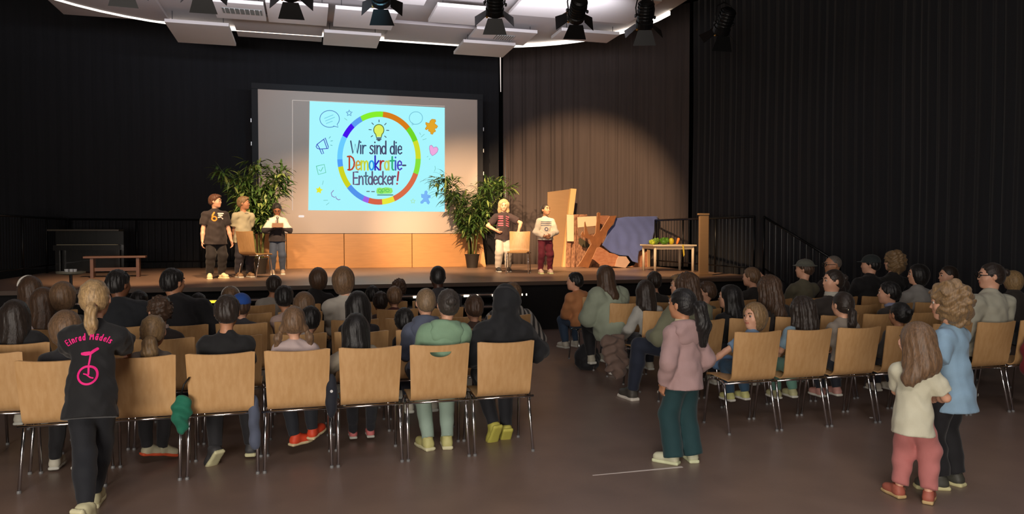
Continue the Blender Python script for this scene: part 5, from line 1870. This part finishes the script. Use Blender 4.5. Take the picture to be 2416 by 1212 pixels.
# ------------------------------------------------------------------ standing children at the back of the hall
# girl in the printed black T-shirt leaning on two chair backs
p = at_z(214, 1185, 0)
GX, GY = at_y(222, 1100, 4.72).x, 4.70
g1 = person('girl with blond ponytail in a black T-shirt with pink unicycle print, leaning on chairs', (GX, GY), facing=math.radians(3), S=1.32, sit=False, h=.008, detail=True,
            head=(0, math.radians(-4), math.radians(-4)), hair=('lowpony', 'blond'), top=dict(c=(22, 22, 24), sleeve='short', loose=1.6, hem=.10, name='t_shirt', wr=.006), pants=dict(c=(24, 26, 32), flare=.95, cuff=.9),
            shoes=(206, 200, 160), sole=(214, 208, 168), hands=[(.13, .52, .80), (-.13, .52, .80)], elbow=[(1, .1, -.7), (-1, .1, -.7)], lean=.28, build_k=.88, pv=(.01, -.06, .67), extras=dict(tail=.9, tiec=(150, 100, 90)),
            feet=[(-.01, .04, .068), (.02, -.30, .11), ((0, 0), (-.5, -.95))])
M_pink = mat('print_pink', (236, 22, 128), rough=.7)
txt = []


def arched(text, cx, cz, r, a0, a1, xh, sw, w, gap=.12):
    tot = sum(GL[c][0] + gap for c in text)
    out = []
    pos = 0
    for ch in text:
        adv, ss = GL[ch]
        mid = a0 + (a1 - a0) * (pos + adv / 2) / tot
        for s_ in ss:
            q = []
            for (u, v_) in s_:
                lx, lz = (u - adv / 2) * xh * sw, v_ * xh
                t = math.radians(mid)
                q.append((cx + (r + lz) * math.cos(t) + lx * math.sin(t), cz + (r + lz) * math.sin(t) - lx * math.cos(t)))
            if len(q) == 2 and (Vector(q[0]) - Vector(q[1])).length < .004:
                q[1] = (q[1][0] + .002, q[1][1])
            out.append((q, w))
        pos += adv + gap
    return out


dz = .0
cz = .955
tl = decal(g1, arched('Einrad Mädels', .005, .80, .185, 127, 55, .021, .86, .006), M_pink, 'shirt_lettering')
uni = [([(.008 + .048 * math.cos(t), .795 + .046 * math.sin(t)) for t in [2 * PI * q / 28 for q in range(29)]], .0115),
       ([(.010, .850), (.014, .885), (.016, .905)], .009), ([(.010, .840), (.012, .80)], .010), ([(-.012, .803), (.002, .799), (.024, .783), (.036, .780)], .007),
       ([(-.026, .908), (-.008, .905), (.014, .908), (.032, .922), (.046, .930)], .016), ([(-.018, .913), (.010, .915)], .010)]
decal(g1, uni, M_pink, 'unicycle_print')

p = at_z(1614, 1092, 0)
g2 = person('girl with black ponytail, dusty pink hooded jacket and teal trousers standing in the aisle', (p.x, p.y), facing=math.radians(10), S=1.17, sit=False, h=.008, detail=True,
            head=(math.radians(16), 0, 0), hair=('sidepony', 'black'), skin='tan', top=dict(c=(172, 142, 140), sleeve='long', loose=1.25, hem=.07, hood=True, name='hooded_jacket', wr=.005, puff=.006, hemw=.95),
            pants=dict(c=(26, 62, 66), flare=1.35, cuff=1.35, short=-.01), shoes=(206, 206, 176), sole=(214, 220, 180), build_k=.88, hands=[(.125, .10, .60), (-.15, .04, .55)], feet=[(.075, .0, .06), (-.075, .02, .06), ((-.35, 0), (.55, 0))],
            extras=dict(tiec=(210, 215, 210), thick=1, collar=(226, 214, 176)), curl=.7)
p = at_z(2150, 1180, 0)
g3 = person('small child with long loose hair in an off-white T-shirt and pink trousers', (p.x, p.y), facing=math.radians(-62), S=1.0, sit=False, h=.008, detail=True, build_k=.9,
            head=(math.radians(62), math.radians(-6), 0), hair=('long', 'lbrown'), top=dict(c=(216, 213, 188), sleeve='short', loose=1.3, hem=.115, name='t_shirt', hemw=1.0, wr=.005), pants=dict(c=(196, 122, 118), flare=1.35, cuff=.95, short=.03, wr=.008),
            shoes=(178, 100, 82), sole=(198, 170, 120), hands=[(.06, .20, .585), (-.02, .19, .585)], elbow=[(1, -.5, -.35), (-1, -.3, -.35)], palm=[(-1, 0, 0), (1, 0, 0)],
            feet=[(.085, .02, .055), (-.07, -.0, .055), ((.2, 0), (1.0, 0))])
p = at_z(2245, 1150, 0)
g4 = person('child with curly blond hair in a light blue shirt and black trousers, arm raised', (p.x, p.y), facing=math.radians(22), S=1.235, sit=False, h=.008, detail=True, build_k=.92,
            head=(math.radians(22), math.radians(-4), 0), hair=('curly', 'dblond'), top=dict(c=(140, 172, 196), sleeve='short', loose=1.4, hem=.12, name='t_shirt', hemw=1.0, wr=.005), pants=dict(c=(24, 24, 28), flare=1.25, wr=.007),
            shoes=(70, 70, 62), sole=(206, 200, 150), hands=[(.06, .2, .80), (-.16, .18, .83)], elbow=[(1, -.3, -.3), (-.6, .1, -.9)], palm=[(-1, 0, 0), (0, .1, 1)],
            feet=[(.08, -.0, .062), (-.07, .03, .062), ((-.1, 0), (.75, 0))])

# ------------------------------------------------------------------ chairs and seated audience
ROW = [5.10 + .82 * i for i in range(6)]
PIT = .473
ORD = ['first', 'second', 'third', 'fourth', 'fifth', 'sixth', 'seventh', 'eighth', 'ninth', 'tenth', 'eleventh', 'twelfth']
ROWN = ['rearmost row', 'second row from the back', 'third row from the back', 'fourth row from the back', 'fifth row from the back', 'row nearest the stage']
SPEC = {('L', 0, 0): 'end chair of the rearmost left row at the aisle, holding the black-hooded person',
        ('L', 0, 1): 'beech chair with a half-moon grip slot, holding the person in the green jacket',
        ('L', 0, 2): 'beech chair of the rearmost row holding the black-haired child with a beige sleeve',
        ('L', 0, 3): 'beech chair of the rearmost row holding the pigtailed child in pale pink',
        ('L', 0, 4): 'beech chair of the rearmost row holding the boy in the black T-shirt',
        ('L', 0, 5): 'beech chair under the right arm of the girl with the unicycle shirt',
        ('L', 0, 6): 'beech chair under the left arm of the girl with the unicycle shirt',
        ('R', 0, 0): 'empty-looking beech chair behind the girl who looks back, at the aisle',
        ('R', 0, 1): 'beech chair behind the long dark wavy-haired child, right block rearmost row',
        ('R', 0, 2): 'reddish-lit beech chair left of the small child in the off-white shirt'}
seats = {}


def put_row(block, r, n):
    for i in range(n):
        if block == 'L':
            cx = 1.594 - .237 - i * PIT
            rz = 0
        else:
            cx = 3.16 + .237 + i * PIT
            rz = 0
        lab = SPEC.get((block, r, i)) or 'beech chair, %s from the aisle in the %s, %s block' % (ORD[i], ROWN[r], 'left' if block == 'L' else 'right')
        rnd = random.Random(r * 31 + i + (5 if block == 'R' else 0))
        dy = rnd.uniform(-.02, .02) * (r > 0)
        if block == 'L' and r == 0 and i == 7:
            dy, rz = .42, math.radians(-8)
            cx -= .02
        chair(cx, ROW[r] + dy, lab, rz=rz + rnd.uniform(-.03, .03) * (r > 0), slot=(block, r, i) == ('L', 0, 1), group='beech stacking chairs of the %s block' % ('left' if block == 'L' else 'right'))
        seats[(block, r, i)] = (cx, ROW[r] + dy)


for r, n in enumerate((8, 8, 8, 9, 9)):
    put_row('L', r, n)
for r, n in enumerate((7, 8, 8, 8, 3)):
    put_row('R', r, n)


chair(1.594 + .237, ROW[2], 'aisle chair under the adult in the plaid shirt, left block', group='beech stacking chairs of the left block')
seats[('L', 2, -1)] = (1.594 + .237, ROW[2])


def seated(label, px, pytop, row, side=None, S=None, **k):
    y = ROW[row] + .14 + k.pop('dy', 0.0)
    lean = k.get('lean', .05)
    hx = at_y(px, pytop, y + math.sin(lean) * .4)
    topz = hx.z
    block = 'L' if hx.x < 2.4 else 'R'
    k.setdefault('group', 'seated audience of the %s block' % ('left' if block == 'L' else 'right'))
    S0 = (topz - .597) / .437
    S_ = S or max(1.0, min(1.7, S0))
    slump = max(0.0, (.597 + .437 * S_ - topz)) / .87
    x0 = hx.x
    if (block, row, 0) in seats:
        c = min((v[0] for kk, v in seats.items() if kk[0] == block and kk[1] == row), key=lambda q: abs(q - x0))
        sh = max(-.14, min(.14, x0 - c))
        px_ = x0 - sh * .75
    else:
        px_ = x0
        sh = 0
    k.setdefault('side', (x0 - px_) / (.5 * S_))
    k.setdefault('face', False)
    return person(label, (px_, y), S=S_, sit=True, slump=slump, **k)


T = lambda c, **k: dict(c=c, **k)
# left block, from the rearmost row forward
seated('person in a black hooded jacket with the hood up in the end chair', 1200, 676, 0, hair=('none', 'black'), top=T((22, 24, 28), hood_up=1, puff=.02, loose=1.5, wr=.007, name='hooded_jacket'), pants=dict(c=(26, 28, 34)), h=.011,
       hands=[(.20, .22, .62), (-.12, .26, .60)], elbow=[(1, -.05, -.6), (-1, -.05, -.6)], feet=[(.09, .22, .09), (-.02, .16, .13), ((.0, -.9), (.25, -1.0))], shoes=(196, 190, 90), sole=(190, 184, 84), face=True)
seated('person with a grey-blond bun in a green jacket with the hood down', 1068, 683, 0, hair=('bun', 'darkgrey'), top=T((132, 166, 136), hood=1, puff=.016, loose=1.4, wr=.007, name='jacket', wf=20), pants=dict(c=(150, 172, 158)), h=.011,
       shoes=(200, 196, 130), sole=(214, 210, 170), feet=[(.07, .10, .07), (-.07, .10, .07), ((-.1, 0), (.3, 0))])
seated('black-haired child with a beige sleeve seated behind the middle rear chair', 830, 742, 0, hair=('long', 'black'), top=T((150, 140, 122), loose=1.6, wr=.008, name='sweater'), hands=[(.14, .16, .55), (-.22, .10, .56)], elbow=[(1, -.3, -.5), (-1, -.3, -.4)],
       pants=dict(c=(34, 36, 44)), shoes=(214, 120, 120), feet=[(.08, .5, .07), (-.05, .5, .07)])
seated('child with two pigtails and a pale pink sweater in the rearmost row', 690, 725, 0, hair=('pigtails', 'lbrown'), top=T((196, 176, 172), loose=1.3, name='sweater', puff=.005), h=.010, pants=dict(c=(30, 34, 42)), shoes=(216, 72, 40), sole=(206, 190, 150),
       feet=[(.10, .20, .17), (-.02, .18, .14), ((-.6, .2), (-.9, 0))])
seated('boy with short dark hair in a black T-shirt in the rearmost row', 537, 700, 0, hair=('short', 'dbrown'), top=T((20, 20, 22), sleeve='short', loose=1.4, name='t_shirt'), skin='tan', h=.010, pants=dict(c=(30, 30, 34)), shoes=(60, 60, 62), sole=(206, 202, 160),
       feet=[(.14, .26, .08), (-.08, .10, .12), ((-.1, 0), (.6, -.8))], build_k=1.05)
seated('blond child with a ponytail in a black scrunchie, right of the unicycle girl', 365, 745, 0, hair=('lowpony', 'dblond'), top=T((96, 84, 74), loose=1.2, name='sweater'), h=.010, extras=dict(tiec=(20, 18, 20), thick=1, tail=.75), pants=dict(c=(34, 34, 38)), shoes=(196, 190, 160), sole=(214, 86, 50),
       feet=[(.02, .30, .10), (-.06, .24, .12), ((-.9, -.3), (-.9, -.2))])
seated('blond child bending forward, left of the unicycle girl', 150, 730, 0, hair=('bob', 'lbrown'), top=T((40, 40, 44), name='sweater'), lean=.35, head=(.3, -.4, 0), pants=dict(c=(28, 28, 32)), shoes=(206, 202, 184), feet=[(.05, .14, .08), (-.14, .3, .07), ((-.1, -.7), (0, 0))])
seated('blond boy with cropped hair leaning beside the green jacket', 1009, 683, 1, dy=-.28, S=1.32, hair=('buzz', 'stub'), top=T((84, 92, 112), hood=1, name='hooded_jacket', loose=1.2), h=.010, lean=.05, side=0)
seated('child with round short brown hair and brown top left of the black hood', 1119, 699, 1, hair=('short', 'brown'), top=T((84, 66, 56), name='sweater'))
seated('black-haired child in dark clothes just left of the cropped blond boy', 943, 730, 1, hair=('short', 'black'), top=T((28, 26, 30), name='sweater'), skin='tan')
seated('black-haired child in a white and red top behind the pigtailed child', 742, 725, 1, hair=('short', 'black'), top=T((196, 188, 180), name='sweater', two=((120, 26, 26), .70)))
seated('child with short brown hair turned left, above the blond ponytail', 368, 703, 1, hair=('spiky', 'brown'), top=T((52, 44, 42), name='sweater'), head=(.5, 0, 0), extras=dict(collar=(190, 170, 160)), skin='fair')
seated('child with long black hair right of the woman in white', 843, 690, 1, hair=('long', 'black'), top=T((30, 28, 32), name='sweater'), S=1.2)
seated('child with dark hair down, at the far left edge of the audience', 27, 710, 1, hair=('long', 'dbrown'), top=T((28, 28, 30), name='jacket', puff=.02, loose=1.4))
seated('brown-haired child in a pale pink top near the left edge', 91, 680, 2, hair=('long', 'brown'), top=T((186, 172, 172), name='sweater'))
seated('light brown haired child directly left of the unicycle girl\'s head', 147, 668, 2, hair=('bob', 'lbrown'), top=T((60, 54, 48), name='sweater'))
seated('child with a white headband over brown hair at the far left', 64, 654, 3, hair=('long', 'brown'), top=T((60, 50, 46), name='sweater'), extras=dict(headband=(220, 216, 206)), head=(.7, 0, 0))
seated('large man with black hair in a wide dark jacket, left block', 396, 637, 2, hair=('short', 'black'), top=T((24, 24, 28), name='jacket', puff=.02, loose=1.4), build_k=1.35, S=1.6, head=(-.6, 0, 0), skin='tan', face=True, hands=[(.3, .2, .62), (-.1, .3, .6)])
seated('dark-haired man in a dark blue-black jacket behind the unicycle girl', 272, 641, 2, hair=('short', 'black'), top=T((26, 30, 36), name='jacket', puff=.02, loose=1.4), build_k=1.25, S=1.55, head=(-.5, 0, 0), skin='brown')
seated('small dark head between the two men in dark jackets', 322, 688, 3, hair=('short', 'black'), top=T((26, 26, 28), name='sweater'))
seated('small black-haired child right of the large man', 455, 694, 4, hair=('short', 'black'), top=T((28, 27, 28), name='sweater'))
seated('brown-haired child wearing a white headband, above the boy in black', 535, 678, 3, hair=('short', 'lbrown'), top=T((70, 66, 62), name='sweater'), extras=dict(headband=(206, 204, 196)))
seated('child wearing a blue cap beside the white headband', 566, 696, 2, hair=('short', 'brown'), top=T((60, 60, 66), name='sweater'), extras=dict(cap=(36, 84, 170)), S=1.1)
seated('black-haired child in a pinkish white shirt, below the reading child', 661, 676, 2, hair=('short', 'black'), top=T((190, 164, 154), name='shirt'), skin='tan')
seated('brown-haired child in white near the stage, below the reading child', 653, 651, 4, hair=('short', 'dbrown'), top=T((176, 170, 160), name='shirt'), skin='tan')
seated('child with dark blond hair below the small woman in black', 720, 691, 2, hair=('bob', 'lbrown'), top=T((46, 44, 42), name='sweater'))
seated('woman with brown hair in black close to the stage', 759, 634, 4, hair=('bob', 'brown'), top=T((24, 22, 24), name='jacket'), S=1.5)
seated('woman with a brown bob in a white top, tallest head in the middle', 803, 632, 2, hair=('bob', 'lbrown'), top=T((196, 190, 178), name='sweater', loose=1.3), S=1.55, h=.011)
seated('small black-haired child with a light hair edge, near the stage', 871, 676, 4, hair=('short', 'black'), top=T((50, 44, 46), name='sweater'))
seated('small dark-haired child before the woman in white', 889, 690, 3, hair=('short', 'dbrown'), top=T((70, 54, 50), name='sweater'))
seated('child with dark blond hair and a dark red shirt', 930, 678, 3, hair=('short', 'lbrown'), top=T((92, 52, 48), name='shirt'))
seated('child with spiky brown hair in maroon nearest the stage', 948, 660, 4, hair=('spiky', 'brown'), top=T((88, 44, 40), name='shirt'))
seated('man with shaved dark head in a dark jacket, centre of the left block', 1034, 630, 3, hair=('buzz', 'black'), skin='dark', top=T((50, 48, 52), name='jacket', loose=1.2), build_k=1.2, S=1.6)
pl_ = ('plaid', ('X', 6.0, (66, 66, 66), 2.0))
seated('adult with grey-brown hair in a black and white plaid shirt leaning into the aisle', 1226, 668, 2, dy=-.1, hair=('short', 'lbrown'), top=T((176, 172, 164), pattern=pl_, name='plaid_shirt', loose=1.5), S=1.5, side=-.35, lean=.25, hands=[(.2, .3, .6), (-.1, .3, .6)], build_k=1.15)
# right block
seated('girl looking back over her shoulder, head above the aisle chair', 1795, 716, 0, hair=('bob', 'dblond'), top=T((120, 150, 180), name='shirt', sleeve='short'), head=(math.radians(100), 0, 0), face=True, detail=True, h=.008,
       hands=[(.1, .2, .55), (-.30, .14, .52)], elbow=[(1, -.3, -.5), (-1, .0, -.3)], pants=dict(c=(44, 72, 96)), shoes=(196, 196, 130), facing=.1)
seated('child with wide long wavy dark hair in a blue and white shirt', 1900, 701, 0, hair=('wavy', 'dbrown'), top=T((140, 168, 184), name='shirt', sleeve='short', loose=1.2), h=.010, pants=dict(c=(96, 140, 126)), shoes=(186, 184, 140))
seated('child with a brown ponytail in a grey T-shirt leaning right', 1992, 690, 0, hair=('lowpony', 'dbrown'), top=T((140, 130, 118), name='t_shirt', sleeve='short', loose=1.3), h=.010, extras=dict(tiec=(230, 224, 196)), shoes=(190, 140, 130))
seated('black-haired child with a light tie behind the small child in off-white', 2140, 714, 0, hair=('bun', 'black'), top=T((54, 50, 46), name='sweater'), extras=dict(tiec=(200, 190, 160)), skin='tan')
seated('woman with dark hair and glasses in an off-white top at the right edge', 2352, 617, 0, S=1.62, hair=('bun', 'dbrown'), top=T((176, 174, 156), name='sweater', loose=1.4, puff=.01), head=(math.radians(62), 0, 0), face=True, detail=True, h=.010, extras=dict(glasses=1), build_k=1.1, hands=[(.1, .25, .6), (-.25, .2, .55)])
seated('adult with brown wavy hair in an olive jacket, one leg in the aisle', 1632, 647, 1, S=1.6, hair=('wavy', 'brown'), top=T((122, 124, 100), name='jacket', loose=1.4, puff=.01), h=.011, pants=dict(c=(26, 34, 52)), shoes=(70, 66, 60), sole=(214, 208, 196),
       knees=[(.1, .4, .55), (-.34, .36, .53)], feet=[(.08, .4, .08), (-.36, .44, .08)], hands=[(.1, .3, .62), (-.25, .3, .62)], facing=.15)
seated('dark-haired person in black clothes turned left, behind the pink hooded girl', 1722, 675, 1, hair=('long', 'black'), top=T((20, 20, 22), name='jacket'), head=(.9, 0, 0), face=True, S=1.25)
seated('child with long wavy brown hair above the girl looking back', 1812, 652, 1, hair=('wavy', 'brown'), top=T((44, 38, 36), name='sweater'), S=1.4)
seated('child with dark hair and bluish collar, right block second row', 2100, 668, 1, hair=('short', 'black'), top=T((52, 48, 44), name='sweater'), extras=dict(collar=(140, 146, 176)), head=(.8, 0, 0), face=True, S=1.3)
seated('blond child in profile wearing a green shirt at the aisle', 1600, 650, 2, hair=('boy', 'dblond'), top=T((52, 110, 66), name='shirt', sleeve='short'), head=(1.1, 0, 0), face=True, h=.010)
seated('brown-haired child in profile with a grey-green top', 1674, 665, 2, hair=('short', 'brown'), top=T((94, 94, 74), name='sweater'), head=(1.1, 0, 0), face=True)
seated('child with long dark hair and white sleeves in the third aisle chair', 1520, 663, 2, hair=('long', 'dbrown'), top=T((170, 170, 164), name='shirt', loose=1.2), S=1.2, hands=[(.1, .2, .55), (-.2, .22, .5)])
seated('adult with a dark bun and profile to the left in a white collar', 1976, 636, 1, dy=.1, S=1.42, hair=('bun', 'dbrown'), top=T((60, 54, 50), name='jacket'), head=(1.35, 0, 0), face=True, extras=dict(collar=(206, 204, 190)))
seated('woman with dark hair and bright cheek in a grey-white top', 2176, 626, 2, S=1.5, hair=('bob', 'black'), top=T((150, 148, 144), name='sweater'), head=(1.0, 0, 0), face=True)
seated('man in profile with short hair and dark clothes', 2256, 629, 2, S=1.55, hair=('buzz', 'dbrown'), top=T((28, 28, 30), name='jacket'), head=(1.2, 0, 0), face=True, extras=dict(collar=(180, 180, 176)))
seated('person with fair hair at the right picture edge', 2410, 641, 2, S=1.45, hair=('bob', 'blond'), top=T((60, 54, 50), name='jacket'))
seated('person with raised hand and blond-brown hair near the stage stairs', 1770, 633, 3, S=1.35, hair=('short', 'lbrown'), top=T((40, 38, 36), name='jacket'), head=(.6, 0, 0), hands=[(.12, .1, 1.05), (-.1, .3, .6)], elbow=[(1, .2, -.5), (-1, -.3, -.5)], palm=[(0, 1, 0), (0, 0, -1)])
seated('black-haired child in an orange-tan jacket at the aisle, nearest the stage', 1352, 644, 4, S=1.2, hair=('short', 'black'), top=T((198, 134, 86), name='jacket', puff=.015, loose=1.4), pants=dict(c=(52, 72, 96)), head=(.7, 0, 0), facing=.35)
seated('woman with long brown hair in a grey-green quilted coat at the aisle', 1425, 628, 3, S=1.5, hair=('long', 'brown'), top=T((156, 166, 146), name='quilted_coat', puff=.028, loose=1.6, wr=.005, wf=24, hood=1, hem=.08), pants=dict(c=(24, 24, 28)), facing=.25, build_k=1.15,
       shoes=(170, 166, 150), hands=[(.05, .3, .6), (-.18, .3, .62)], h=.011)
seated('brown-haired child in dark clothes before the white table', 1542, 643, 3, hair=('short', 'dbrown'), top=T((50, 46, 42), name='sweater'))
seated('person in a grey brimmed hat and olive jacket', 1905, 611, 3, S=1.5, hair=('short', 'brown'), top=T((96, 92, 74), name='jacket', loose=1.3), head=(.7, 0, 0), extras=dict(brim=(96, 98, 88)))
seated('elderly man with short grey hair and glasses in profile', 1970, 594, 3, S=1.6, hair=('bald', 'grey'), top=T((50, 40, 36), name='jacket'), head=(1.3, 0, 0), face=True, extras=dict(glasses=1), skin='tan')
seated('person in a dark cap at the top of the right block', 2062, 598, 3, S=1.6, hair=('short', 'black'), top=T((26, 26, 28), name='jacket', puff=.02), head=(.8, 0, 0), extras=dict(cap=(40, 48, 48)))
seated('woman with big curly blond hair, highest head of the right block', 2118, 581, 3, S=1.68, hair=('curly', 'dblond'), top=T((30, 28, 28), name='jacket'), head=(.6, 0, 0), face=True)
